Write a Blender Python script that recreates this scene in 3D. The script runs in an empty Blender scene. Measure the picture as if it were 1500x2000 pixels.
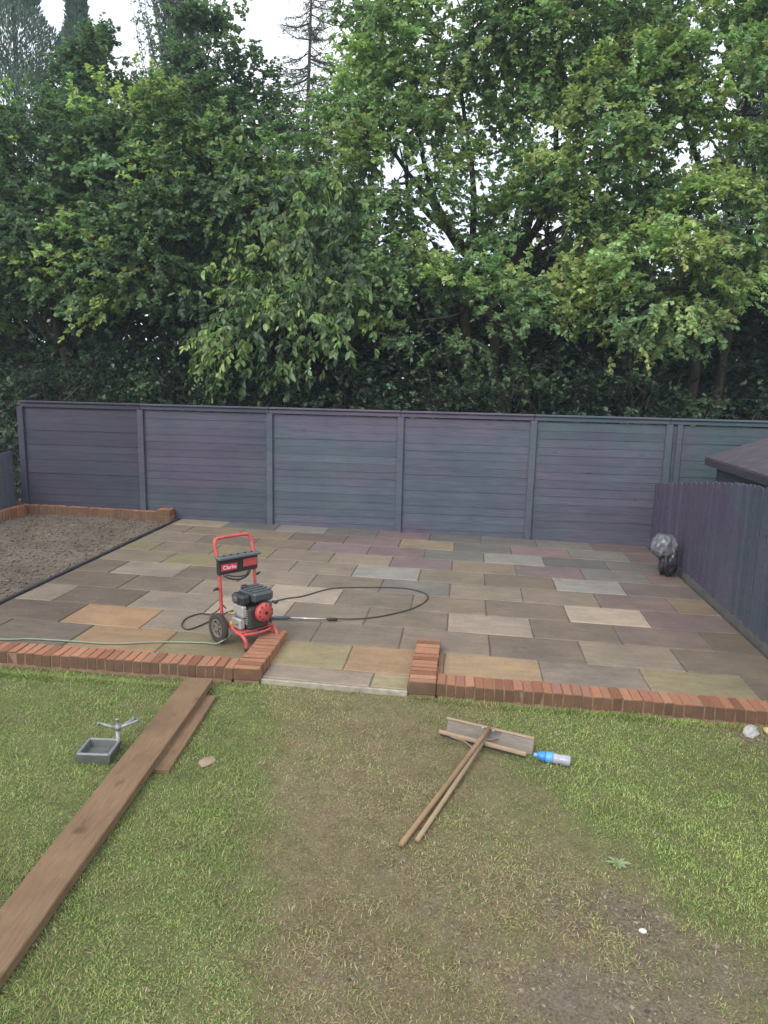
import bpy, math, random
import numpy as np
from mathutils import Vector, Matrix, noise, Euler
random.seed(7)
rng = np.random.default_rng(11)
scene = bpy.context.scene
C = scene.collection

# ---------------------------------------------------------------- camera, sky, sun, exposure
YAW, PITCH, ROLL, CAM_Z = 0.112136, 0.178537, 0.0235946, 2.40896
def camera_axes():
    cy, sy, cp, sp = math.cos(YAW), math.sin(YAW), math.cos(PITCH), math.sin(PITCH)
    f = Vector((-sy*cp, cy*cp, -sp)); r = Vector((cy, sy, 0)); u = r.cross(f)
    c, s = math.cos(ROLL), math.sin(ROLL)
    return c*r + s*u, -s*r + c*u, f
_r, _u, _f = camera_axes()
cam_data = bpy.data.cameras.new('camera')
cam = bpy.data.objects.new('camera', cam_data); C.objects.link(cam)
m = Matrix((( _r.x, _u.x, -_f.x, 0), (_r.y, _u.y, -_f.y, 0), (_r.z, _u.z, -_f.z, CAM_Z), (0, 0, 0, 1)))
cam.matrix_world = m
cam_data.sensor_fit = 'VERTICAL'; cam_data.sensor_height = 24.0; cam_data.sensor_width = 18.0
cam_data.lens = 1416.5/2000*24.0
cam_data.clip_start = 0.05; cam_data.clip_end = 800
scene.camera = cam

SUN_EL, SUN_AZ = math.radians(37), math.radians(-155)      # soft sun behind thin cloud, from behind the left shoulder
world = bpy.data.worlds.new('World'); scene.world = world; world.use_nodes = True
nt = world.node_tree; nt.nodes.clear()
out = nt.nodes.new('ShaderNodeOutputWorld')
sky = nt.nodes.new('ShaderNodeTexSky'); sky.sky_type = 'NISHITA'; sky.sun_disc = False
sky.sun_elevation = SUN_EL; sky.sun_rotation = SUN_AZ; sky.dust_density = 3.0
b1 = nt.nodes.new('ShaderNodeBackground'); b1.inputs[1].default_value = 0.10
nt.links.new(sky.outputs[0], b1.inputs[0])
tc = nt.nodes.new('ShaderNodeTexCoord')
nz = nt.nodes.new('ShaderNodeTexNoise'); nz.inputs['Scale'].default_value = 3.0; nz.inputs['Detail'].default_value = 5
nt.links.new(tc.outputs['Generated'], nz.inputs['Vector'])
rp = nt.nodes.new('ShaderNodeValToRGB')
rp.color_ramp.elements[0].position = 0.35; rp.color_ramp.elements[0].color = (0.60, 0.68, 0.82, 1)
rp.color_ramp.elements[1].position = 0.62; rp.color_ramp.elements[1].color = (1.0, 1.0, 1.0, 1)
nt.links.new(nz.outputs['Fac'], rp.inputs[0])
b2 = nt.nodes.new('ShaderNodeBackground'); b2.inputs[1].default_value = 1.38
nt.links.new(rp.outputs[0], b2.inputs[0])
mx = nt.nodes.new('ShaderNodeMixShader'); mx.inputs[0].default_value = 0.85
nt.links.new(b1.outputs[0], mx.inputs[1]); nt.links.new(b2.outputs[0], mx.inputs[2]); nt.links.new(mx.outputs[0], out.inputs[0])

sd = bpy.data.lights.new('sun', 'SUN'); sd.energy = 1.5; sd.angle = math.radians(28); sd.color = (1.0, 0.96, 0.9)
so = bpy.data.objects.new('sun', sd); C.objects.link(so)
# direction towards the sun: azimuth measured clockwise from +Y
sdir = Vector((math.sin(SUN_AZ)*math.cos(SUN_EL), math.cos(SUN_AZ)*math.cos(SUN_EL), math.sin(SUN_EL)))
so.rotation_euler = sdir.to_track_quat('Z', 'Y').to_euler(); so.location = (0, -5, 12)

vs = scene.view_settings
vs.view_transform = 'Standard'; vs.look = 'None'; vs.gamma = 1.0; vs.use_curve_mapping = False; vs.exposure = 0.55
scene.cycles.max_bounces = 8; scene.cycles.transparent_max_bounces = 8

# ---------------------------------------------------------------- helpers
A = -0.0160                                    # the plot falls to the right, 16 mm per metre
TILT = 0.0160
def pz(x, h=0.0): return A*x + h
def lin(r, g, b, k=1.0):
    def c(v):
        v /= 255.0
        return (v/12.92 if v <= 0.04045 else ((v+0.055)/1.055)**2.4)*k
    return (c(r), c(g), c(b))

class MB:
    """collects shapes, then becomes one mesh object"""
    def __init__(s): s.v = []; s.f = []
    def add(s, v, f):
        n = len(s.v); s.v += [tuple(p) for p in v]; s.f += [tuple(i+n for i in q) for q in f]
    def box(s, x0, x1, y0, y1, z0, z1, M=None):
        v = [Vector((x, y, z)) for z in (z0, z1) for x, y in ((x0,y0),(x1,y0),(x1,y1),(x0,y1))]
        if M: v = [M @ p for p in v]
        s.add(v, [(3,2,1,0),(4,5,6,7),(0,1,5,4),(1,2,6,5),(2,3,7,6),(3,0,4,7)])
    def cbox(s, x0, x1, y0, y1, z0, z1, b=0.004, M=None, j=0.0):
        """box with chamfered edges"""
        v = []; f = []; idx = {}
        X = (x0, x1); Y = (y0, y1); Z = (z0, z1)
        for i in (0,1):
            for k in (0,1):
                for l in (0,1):
                    c = [X[i], Y[k], Z[l]]; sg = [1-2*i, 1-2*k, 1-2*l]
                    if j: c = [q + random.uniform(-j, j) for q in c]
                    for ax in range(3):
                        p = [c[a] + (0 if a == ax else sg[a]*b) for a in range(3)]
                        idx[(i,k,l,ax)] = len(v); v.append(Vector(p))
        def g(i,k,l,a): return idx[(i,k,l,a)]
        for e in (0,1):
            q = [g(e,0,0,0), g(e,1,0,0), g(e,1,1,0), g(e,0,1,0)]; f.append(q if e else q[::-1])
            q = [g(0,e,0,1), g(0,e,1,1), g(1,e,1,1), g(1,e,0,1)]; f.append(q if e else q[::-1])
            q = [g(0,0,e,2), g(1,0,e,2), g(1,1,e,2), g(0,1,e,2)]; f.append(q if e else q[::-1])
        for a in (0,1):
            for c in (0,1):
                f.append([g(a,c,0,0), g(a,c,1,0), g(a,c,1,1), g(a,c,0,1)])
                f.append([g(a,0,c,0), g(a,1,c,0), g(a,1,c,2), g(a,0,c,2)])
                f.append([g(0,a,c,1), g(1,a,c,1), g(1,a,c,2), g(0,a,c,2)])
        for i in (0,1):
            for k in (0,1):
                for l in (0,1): f.append([g(i,k,l,0), g(i,k,l,1), g(i,k,l,2)])
        cen = Vector(((x0+x1)/2, (y0+y1)/2, (z0+z1)/2)); ff = []
        for q in f:
            n = (v[q[1]]-v[q[0]]).cross(v[q[2]]-v[q[0]])
            mid = sum((v[t] for t in q), Vector())/len(q)
            ff.append(q if n.dot(mid-cen) > 0 else q[::-1])
        if M: v = [M @ p for p in v]
        s.add(v, ff)
    def tube(s, pts, rad, seg=8, cap=True):
        pts = [Vector(p) for p in pts]; n = len(pts)
        if not hasattr(rad, '__len__'): rad = [rad]*n
        t0 = (pts[1]-pts[0]).normalized()
        a = Vector((0,0,1)) if abs(t0.z) < 0.9 else Vector((1,0,0))
        nx = t0.cross(a).normalized(); v = []; f = []
        for i, p in enumerate(pts):
            t = (pts[min(i+1,n-1)]-pts[max(i-1,0)]).normalized()
            nx = (nx - t*nx.dot(t)).normalized(); ny = t.cross(nx)
            for k in range(seg):
                an = 2*math.pi*k/seg; v.append(p + (nx*math.cos(an)+ny*math.sin(an))*rad[i])
        for i in range(n-1):
            for k in range(seg):
                k2 = (k+1) % seg; f.append((i*seg+k, i*seg+k2, (i+1)*seg+k2, (i+1)*seg+k))
        if cap: f.append(tuple(range(seg))[::-1]); f.append(tuple((n-1)*seg+k for k in range(seg)))
        s.add(v, f)
    def lathe(s, prof, seg=20, M=None):
        """profile of (radius, z)"""
        v = []; f = []; n = len(prof)
        for r, z in prof:
            for k in range(seg):
                an = 2*math.pi*k/seg; v.append(Vector((r*math.cos(an), r*math.sin(an), z)))
        for i in range(n-1):
            for k in range(seg):
                k2 = (k+1) % seg; f.append((i*seg+k, i*seg+k2, (i+1)*seg+k2, (i+1)*seg+k))
        f.append(tuple(range(seg))[::-1]); f.append(tuple((n-1)*seg+k for k in range(seg)))
        if M: v = [M @ p for p in v]
        s.add(v, f)
    def lathe_open(s, prof, seg=20, M=None):
        n0 = len(s.f); s.lathe(prof, seg, M); del s.f[-2:]
    def mesh(s, name):
        me = bpy.data.meshes.new(name); me.from_pydata(s.v, [], s.f); me.update(); return me
    def build(s, name, mat, parent=None, smooth=False, loc=None, rot=None):
        o = link(name, s.mesh(name), mat, parent, loc, rot)
        if smooth: o.data.polygons.foreach_set('use_smooth', [True]*len(o.data.polygons))
        return o

def link(name, me, mat=None, parent=None, loc=None, rot=None):
    o = bpy.data.objects.new(name, me); C.objects.link(o)
    if mat is not None and me is not None and len(me.materials) == 0: me.materials.append(mat)
    if parent: o.parent = parent
    if loc is not None: o.location = loc
    if rot is not None: o.rotation_euler = rot
    return o
def tag(o, label=None, cat=None, group=None, kind=None):
    if label: o['label'] = label
    if cat: o['category'] = cat
    if group: o['group'] = group
    if kind: o['kind'] = kind
    return o
def thing(name, loc, label, cat, group=None, rot=(0,0,0)):
    o = bpy.data.objects.new(name, None); C.objects.link(o); o.location = loc; o.rotation_euler = rot
    o.empty_display_size = 0.1
    return tag(o, label, cat, group)
def smooth_path(pts, n=8):
    """Catmull-Rom"""
    P = [Vector(p) for p in pts]; P = [2*P[0]-P[1]] + P + [2*P[-1]-P[-2]]; o = []
    for i in range(1, len(P)-2):
        for k in range(n):
            t = k/n; a, b, c, d = P[i-1:i+3]
            o.append(0.5*((2*b) + (c-a)*t + (2*a-5*b+4*c-d)*t*t + (3*b-a-3*c+d)*t**3))
    o.append(P[-2]); return o

# ---------------------------------------------------------------- materials
class NT:
    def __init__(s, name):
        s.m = bpy.data.materials.new(name); s.m.use_nodes = True; s.t = s.m.node_tree; s.t.nodes.clear()
        s.out = s.n('ShaderNodeOutputMaterial')
    def n(s, typ, **kw):
        x = s.t.nodes.new(typ)
        for k, v in kw.items():
            if k in x.inputs: x.inputs[k].default_value = v
            else: setattr(x, k, v)
        return x
    def l(s, a, b): s.t.links.new(a, b)
    def bsdf(s, rough=0.8, spec=0.3, metal=0.0):
        b = s.n('ShaderNodeBsdfPrincipled'); b.inputs['Roughness'].default_value = rough
        b.inputs['Specular IOR Level'].default_value = spec; b.inputs['Metallic'].default_value = metal
        s.l(b.outputs[0], s.out.inputs[0]); return b
    def noise(s, scale, detail=4, rough=0.6, vec=None, coord='Object', stretch=None):
        z = s.n('ShaderNodeTexNoise'); z.inputs['Scale'].default_value = scale
        z.inputs['Detail'].default_value = detail; z.inputs['Roughness'].default_value = rough
        if vec is None:
            t = s.n('ShaderNodeTexCoord'); vec = t.outputs[coord]
        if stretch:
            mp = s.n('ShaderNodeMapping'); mp.inputs['Scale'].default_value = stretch; s.l(vec, mp.inputs[0]); vec = mp.outputs[0]
        s.l(vec, z.inputs['Vector']); return z.outputs['Fac']
    def world_pos(s): return s.n('ShaderNodeNewGeometry').outputs['Position']
    def ramp(s, fac, stops):
        r = s.n('ShaderNodeValToRGB'); e = r.color_ramp.elements
        while len(e) > 1: e.remove(e[-1])
        e[0].position = stops[0][0]; e[0].color = (*stops[0][1], 1)
        for p, c in stops[1:]:
            q = e.new(p); q.color = (*c, 1)
        s.l(fac, r.inputs[0]); return r.outputs[0]
    def mix(s, fac, a, b, mode='MIX'):
        x = s.n('ShaderNodeMix', data_type='RGBA', blend_type=mode)
        for sock, v in ((x.inputs[0], fac), (x.inputs[6], a), (x.inputs[7], b)):
            if isinstance(v, (int, float)): sock.default_value = v
            elif isinstance(v, tuple): sock.default_value = (*v, 1)
            else: s.l(v, sock)
        return x.outputs[2]
    def bump(s, h, b, strength=0.3, dist=0.01):
        x = s.n('ShaderNodeBump'); x.inputs['Strength'].default_value = strength; x.inputs['Distance'].default_value = dist
        s.l(h, x.inputs['Height']); s.l(x.outputs[0], b.inputs['Normal'])

def mat_plain(name, col, rough=0.6, spec=0.4, metal=0.0, var=0.15, scale=30, bump=0.0, stretch=None):
    t = NT(name); b = t.bsdf(rough, spec, metal); f = t.noise(scale, stretch=stretch)
    c = t.ramp(f, [(0.25, tuple(x*(1-var) for x in col)), (0.75, tuple(min(1, x*(1+var)) for x in col))])
    t.l(c, b.inputs['Base Color'])
    if bump: t.bump(f, b, bump, 0.005)
    return t.m

def mat_slab():
    t = NT('sandstone'); b = t.bsdf(0.6, 0.35); pos = t.world_pos()
    oi = t.n('ShaderNodeObjectInfo')
    f1 = t.noise(2.2, 5, 0.65, pos); f2 = t.noise(22, 6, 0.7, pos); f3 = t.noise(9, 3, 0.5, pos, stretch=(0.35, 1.6, 1))
    c = t.mix(1.0, oi.outputs['Color'], t.ramp(f1, [(0.3, (0.84, 0.85, 0.87)), (0.72, (1.16, 1.13, 1.08))]), 'MULTIPLY')
    c = t.mix(1.0, c, t.ramp(f3, [(0.35, (0.93, 0.92, 0.92)), (0.65, (1.06, 1.06, 1.05))]), 'MULTIPLY')
    c = t.mix(1.0, c, t.ramp(f2, [(0.3, (0.88, 0.88, 0.88)), (0.6, (1.05, 1.05, 1.05)), (0.8, (1.1, 1.09, 1.07))]), 'MULTIPLY')
    f4 = t.noise(0.9, 6, 0.72, pos); f5 = t.noise(5.5, 5, 0.7, pos)
    c = t.mix(t.ramp(f4, [(0.52, (0, 0, 0)), (0.66, (0.34, 0.34, 0.34))]), c, (0.085, 0.072, 0.06))      # trodden dirt
    c = t.mix(t.ramp(f5, [(0.62, (0, 0, 0)), (0.72, (0.22, 0.22, 0.22))]), c, (0.30, 0.25, 0.20))     # dried slurry
    t.l(t.ramp(f4, [(0.35, (0.42,)*3), (0.65, (0.78,)*3)]), b.inputs['Roughness'])
    t.l(c, b.inputs['Base Color'])
    add = t.n('ShaderNodeMath', operation='ADD'); t.l(f2, add.inputs[0]); t.l(f3, add.inputs[1])
    t.bump(add.outputs[0], b, 0.5, 0.008); return t.m
def mat_brick():
    t = NT('brick'); b = t.bsdf(0.9, 0.2); pos = t.world_pos(); oi = t.n('ShaderNodeObjectInfo')
    c = t.ramp(oi.outputs['Random'], [(0.0, (0.20, 0.085, 0.052)), (0.25, (0.31, 0.14, 0.08)), (0.5, (0.36, 0.17, 0.10)), (0.7, (0.28, 0.125, 0.085)), (0.85, (0.38, 0.20, 0.118)), (1.0, (0.26, 0.132, 0.096))])
    f = t.noise(60, 5, 0.7, pos); g = t.noise(7, 4, 0.6, pos)
    c = t.mix(1.0, c, t.ramp(f, [(0.3, (0.75, 0.75, 0.75)), (0.65, (1.12, 1.12, 1.12))]), 'MULTIPLY')
    c = t.mix(t.ramp(g, [(0.55, (0, 0, 0)), (0.75, (0.4, 0.4, 0.4))]), c, (0.17, 0.13, 0.09))
    # the faces turned to the lawn are mixed towards dark brown
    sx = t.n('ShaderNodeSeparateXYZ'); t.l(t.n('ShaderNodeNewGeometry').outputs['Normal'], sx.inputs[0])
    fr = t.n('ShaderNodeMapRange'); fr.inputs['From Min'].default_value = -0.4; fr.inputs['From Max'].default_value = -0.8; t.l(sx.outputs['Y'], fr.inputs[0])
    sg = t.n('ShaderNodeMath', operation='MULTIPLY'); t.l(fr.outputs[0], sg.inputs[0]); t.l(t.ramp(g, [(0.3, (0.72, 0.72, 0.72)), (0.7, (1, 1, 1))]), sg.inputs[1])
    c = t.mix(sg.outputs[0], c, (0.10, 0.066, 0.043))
    t.l(c, b.inputs['Base Color']); t.bump(f, b, 0.4, 0.004); return t.m
def mat_fence():
    t = NT('painted_timber'); b = t.bsdf(0.6, 0.3); oi = t.n('ShaderNodeObjectInfo')
    g = t.noise(6, 5, 0.65, t.world_pos(), stretch=(0.5, 3, 9)); h = t.noise(1.3, 4, 0.6, t.world_pos())
    k = t.noise(0.55, 3, 0.55, t.world_pos(), stretch=(1, 1, 1.6))
    c = t.mix(1.0, oi.outputs['Color'], t.ramp(k, [(0.42, (1.06, 0.96, 1.02)), (0.62, (0.80, 1.08, 0.98))]), 'MULTIPLY')
    c = t.mix(1.0, c, t.ramp(g, [(0.3, (0.76, 0.76, 0.78)), (0.7, (1.17, 1.17, 1.16))]), 'MULTIPLY')
    kn = t.noise(5.5, 2, 0.5, t.world_pos(), stretch=(1, 1, 2.2)); c = t.mix(t.ramp(kn, [(0.70, (0, 0, 0)), (0.76, (0.45, 0.45, 0.45))]), c, (0.03, 0.028, 0.034))
    c = t.mix(1.0, c, t.ramp(h, [(0.3, (0.85, 0.87, 0.9)), (0.7, (1.12, 1.1, 1.08))]), 'MULTIPLY')
    t.l(c, b.inputs['Base Color']); t.bump(g, b, 0.25, 0.004); return t.m
def mat_attr(name, rough=0.42, spec=0.45, transl=0.44, tint=(1.0, 1.2, 0.75)):
    t = NT(name); a = t.n('ShaderNodeAttribute', attribute_name='Col')
    b = t.n('ShaderNodeBsdfPrincipled'); b.inputs['Roughness'].default_value = rough; b.inputs['Specular IOR Level'].default_value = spec
    t.l(a.outputs['Color'], b.inputs['Base Color'])
    if transl:
        tr = t.n('ShaderNodeBsdfTranslucent'); t.l(t.mix(1.0, a.outputs['Color'], tint, 'MULTIPLY'), tr.inputs[0])
        ms = t.n('ShaderNodeMixShader'); ms.inputs[0].default_value = transl
        t.l(b.outputs[0], ms.inputs[1]); t.l(tr.outputs[0], ms.inputs[2]); t.l(ms.outputs[0], t.out.inputs[0])
    else: t.l(b.outputs[0], t.out.inputs[0])
    return t.m
def mat_wood(name, c1, c2, scale=8, stretch=(1, 12, 12), rough=0.75):
    t = NT(name); b = t.bsdf(rough, 0.25); f = t.noise(scale, 6, 0.7, stretch=stretch); g = t.noise(2.5, 4, 0.6); kn = t.noise(4.5, 2, 0.4, stretch=(1.6, 1, 1.6) if stretch[0] > 5 else (1, 1.6, 1.6))
    c = t.mix(1.0, t.ramp(f, [(0.3, c1), (0.7, c2)]), t.ramp(g, [(0.3, (0.8, 0.8, 0.8)), (0.7, (1.15, 1.13, 1.1))]), 'MULTIPLY')
    c = t.mix(t.ramp(kn, [(0.66, (0, 0, 0)), (0.74, (0.6, 0.6, 0.6))]), c, tuple(q*0.4 for q in c1))
    t.l(c, b.inputs['Base Color']); t.bump(f, b, 0.3, 0.004); return t.m
def mat_soil(name, c0, c1, c2):
    t = NT(name); b = t.bsdf(0.95, 0.1); pos = t.world_pos()
    f = t.noise(1.1, 6, 0.7, pos); g = t.noise(35, 6, 0.75, pos)
    c = t.ramp(f, [(0.3, c0), (0.5, c1), (0.72, c2)])
    c = t.mix(1.0, c, t.ramp(g, [(0.3, (0.6, 0.6, 0.6)), (0.55, (1.0, 1.0, 1.0)), (0.75, (1.35, 1.33, 1.3))]), 'MULTIPLY')
    t.l(c, b.inputs['Base Color']); t.bump(g, b, 0.7, 0.02); return t.m

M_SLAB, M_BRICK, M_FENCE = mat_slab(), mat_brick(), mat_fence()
M_MORTAR = mat_plain('mortar', (0.11, 0.096, 0.082), 0.95, 0.1, var=0.3, scale=12, bump=0.3)
M_BMORTAR = mat_plain('brick_mortar', (0.23, 0.15, 0.105), 0.95, 0.1, var=0.3, scale=20, bump=0.3)
M_SOIL = mat_soil('bare_soil', (0.105, 0.083, 0.064), (0.155, 0.126, 0.10), (0.20, 0.168, 0.136))
M_DARKSOIL = mat_soil('woodland_soil', (0.02, 0.016, 0.012), (0.035, 0.028, 0.02), (0.05, 0.04, 0.03))
M_LEAF = mat_attr('leaf')
M_GRASS = mat_attr('grass_blade', 0.6, 0.2, 0.25, (1.1, 1.1, 0.8))
M_BARK = mat_plain('bark', (0.055, 0.045, 0.036), 0.9, 0.1, var=0.45, scale=14, bump=0.6, stretch=(1, 1, 0.25))
M_RED = mat_plain('red_paint', (0.46, 0.075, 0.068), 0.42, 0.45, var=0.3, scale=16)
M_BLACKP = mat_plain('black_plastic', (0.028, 0.028, 0.03), 0.42, 0.4, var=0.3, scale=25)
M_GREYP = mat_plain('grey_plastic', (0.10, 0.115, 0.12), 0.5, 0.4, var=0.15, scale=25)
M_STEEL = mat_plain('steel', (0.62, 0.62, 0.64), 0.25, 0.5, 0.9, var=0.1, scale=30)
M_ALLOY = mat_plain('cast_alloy', (0.42, 0.42, 0.41), 0.5, 0.4, 0.5, var=0.2, scale=40)
M_RUBBER = mat_plain('rubber', (0.05, 0.045, 0.04), 0.8, 0.2, var=0.3, scale=30)
M_HOSE = mat_plain('hose_rubber', (0.055, 0.048, 0.04), 0.5, 0.3, var=0.2, scale=10)
M_GHOSE = mat_plain('hose_green', (0.19, 0.235, 0.165), 0.45, 0.4, var=0.2, scale=10)
M_WOODB = mat_wood('weathered_board', (0.142, 0.086, 0.050), (0.235, 0.155, 0.092), 10, (14, 0.6, 14))
M_WOODL = mat_wood('pale_wood', (0.26, 0.185, 0.12), (0.40, 0.30, 0.205), 10, (1, 10, 10))
M_WOODD = mat_wood('tan_wood', (0.21, 0.14, 0.078), (0.32, 0.22, 0.128), 10, (1, 10, 10))
M_WOODG = mat_wood('greyed_board', (0.16, 0.138, 0.118), (0.26, 0.228, 0.20), 10, (1, 10, 10))
M_EDGE = mat_plain('edging_plastic', (0.035, 0.034, 0.038), 0.6, 0.3, var=0.3, scale=8)
M_FELT = mat_plain('roof_felt', (0.085, 0.074, 0.088), 0.9, 0.15, var=0.25, scale=5, bump=0.3)

# ---------------------------------------------------------------- the setting
def grid_sheet(name, x0, x1, y0, y1, nx, ny, zf, mat, colf=None):
    v = []; f = []
    for j in range(ny+1):
        for i in range(nx+1):
            x = x0+(x1-x0)*i/nx; y = y0+(y1-y0)*j/ny; v.append((x, y, zf(x, y)))
    for j in range(ny):
        for i in range(nx):
            a = j*(nx+1)+i; f.append((a, a+1, a+nx+2, a+nx+1))
    me = bpy.data.meshes.new(name); me.from_pydata(v, [], f); me.update()
    me.polygons.foreach_set('use_smooth', [True]*len(f))
    if colf:
        ca = me.color_attributes.new('Col', 'FLOAT_COLOR', 'POINT')
        ca.data.foreach_set('color', np.c_[colf(np.array([p[0] for p in v]), np.array([p[1] for p in v])), np.ones(len(v))].astype(np.float32).ravel())
    return link(name, me, mat)
g = grid_sheet('ground', -250, 250, -250, 250, 50, 50, lambda x, y: -0.3 + A*max(-15, min(15, x)), M_DARKSOIL); tag(g, kind='structure')
wf = grid_sheet('woodland_floor', -30, 30, 11.75, 45, 60, 40, lambda x, y: -0.1 + A*max(-15, min(15, x)) + 0.12*noise.noise((x*0.5, y*0.5, 0)), M_DARKSOIL); tag(wf, kind='structure')

# the lawn: measured patches of green, straw and bare earth
GREEN = [(-3.53,4.93,.8),(-2.96,5.05,.8),(-2.39,5.17,.7),(-1.8,5.29,.75),(-1.2,5.42,.35),(-.59,5.4,.3),(.03,5.3,.4),(.67,5.3,.75),(1.32,5.3,.8),(1.98,5.3,.65),(2.5,5.3,.5),(-2.99,4.13,.8),(-2.5,4.23,.75),(-2.01,4.32,.8),(-1.51,4.42,.8),(-1.0,4.52,.25),(-.48,4.61,.15),(.04,4.72,.25),(.58,4.82,.7),(1.12,4.92,.8),(1.68,5.03,.7),(2.24,5.14,.6),(-2.46,3.36,.75),(-2.06,3.43,.75),(-1.65,3.51,.8),(-1.23,3.58,.75),(-.81,3.66,.1),(-.38,3.73,.15),(.06,3.81,.3),(.5,3.89,.4),(.94,3.97,.8),(1.4,4.05,.85),(1.86,4.13,.8),(-2.09,2.81,.75),(-1.74,2.87,.75),(-1.39,2.93,.8),(-1.03,2.99,.7),(-.67,3.05,.05),(-.31,3.11,.15),(.06,3.17,.25),(.44,3.24,.25),(.82,3.3,.3),(1.2,3.36,.75),(1.59,3.43,.85),(-1.81,2.4,.7),(-1.51,2.45,.75),(-1.2,2.5,.7),(-.89,2.55,.6),(-.57,2.6,.1),(-.25,2.65,.1),(.07,2.7,.2),(.39,2.76,.15),(.72,2.81,.25),(1.06,2.86,.3),(1.39,2.92,.6),(-1.66,2.18,.75),(-1.38,2.23,.75),(-1.1,2.27,.7),(-.81,2.32,.5),(-.52,2.36,.1),(-.22,2.41,.1),(.07,2.45,.15),(.37,2.5,.1),(.67,2.55,.1),(.98,2.6,.2),(1.29,2.64,.4)]
BARE = [(.89,3.17,.9,.13),(.53,3.18,.55,.14),(.55,2.65,.95,.17),(.76,2.68,.75,.16),(1.18,2.91,.65,.15),(.41,2.71,.45,.12),(.78,3.12,.4,.1),(.96,2.99,.65,.12),(-.03,3.09,.4,.12),(-.36,2.64,.35,.15),(.99,2.62,.75,.17),(.62,2.4,.8,.2),(-.25,3.3,.35,.12),(.15,2.85,.35,.12),(2.2,5.2,.6,.18),(.45,3.45,.35,.1)]
GA = np.array(GREEN); BA = np.array(BARE)
def vnoise(x, y, s, seed=0.0):
    """cheap smooth noise on arrays, about -1..1"""
    return (np.sin(x*s*1.7+seed+1.3*np.sin(y*s*1.1+seed*2))+np.sin(y*s*1.9+seed*1.7+1.1*np.sin(x*s*0.9+seed))+np.sin((x+y)*s*1.3+seed*0.6))/3
def lawn_map(x, y):
    x = np.atleast_1d(np.asarray(x, float)); y = np.atleast_1d(np.asarray(y, float))
    wx = x + 0.07*vnoise(x, y, 5, 1.0); wy = y + 0.07*vnoise(x, y, 5, 4.0)
    num = np.zeros_like(x); den = np.zeros_like(x)
    for gx, gy, gv in GREEN:
        w = np.exp(-((wx-gx)**2+(wy-gy)**2)/(2*0.17**2)) + 1e-9/(0.01+(wx-gx)**2+(wy-gy)**2)
        num += w*gv; den += w
    gr = .5+.45*np.tanh((num/den-.45)*3.2) + 0.16*vnoise(x, y, 9, 2.0) + 0.10*vnoise(x, y, 23, 7.0)
    br = np.zeros_like(x)
    for bx, by, bv, rr in BARE: br = np.maximum(br, bv*np.exp(-((wx-bx)**2+(wy-by)**2)/(2*rr**2)))
    br = br*(0.75 + 0.5*vnoise(x, y, 21, 3.0)) + 0.10*vnoise(x, y, 37, 5.0)*(br > 0.05)
    return np.clip(gr, 0, 1), np.clip(br, 0, 1)
def lawn_z(x, y):
    return pz(x, -0.05) + 0.008*noise.noise((x*1.7, y*1.7, 3.1)) + 0.006*noise.noise((x*6, y*6, 1.0))
def lawn_col(x, y):
    gr, br = lawn_map(x, y); gr = gr[:,None]; br = br[:,None]
    th = np.array((0.245, 0.192, 0.118))*(1-gr) + np.array((0.16, 0.19, 0.07))*gr
    k = np.clip(br*1.8-0.15, 0, 1); return th*(1-k) + np.array((0.235, 0.19, 0.145))*k
def mat_lawn():
    t = NT('lawn_thatch'); b = t.bsdf(0.95, 0.1); pos = t.world_pos(); a = t.n('ShaderNodeAttribute', attribute_name='Col')
    f = t.noise(70, 6, 0.8, pos); g2 = t.noise(12, 4, 0.6, pos)
    c = t.mix(1.0, a.outputs['Color'], t.ramp(f, [(0.3, (0.45, 0.45, 0.45)), (0.5, (0.95, 0.95, 0.95)), (0.7, (1.5, 1.48, 1.4))]), 'MULTIPLY')
    c = t.mix(1.0, c, t.ramp(g2, [(0.3, (0.8, 0.8, 0.8)), (0.7, (1.15, 1.15, 1.15))]), 'MULTIPLY')
    t.l(c, b.inputs['Base Color']); t.bump(f, b, 0.9, 0.02); return t.m
lawn = grid_sheet('lawn', -9.0, 6.0, -3.0, 5.45, 150, 85, lawn_z, mat_lawn(), lawn_col); tag(lawn, kind='structure')

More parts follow.
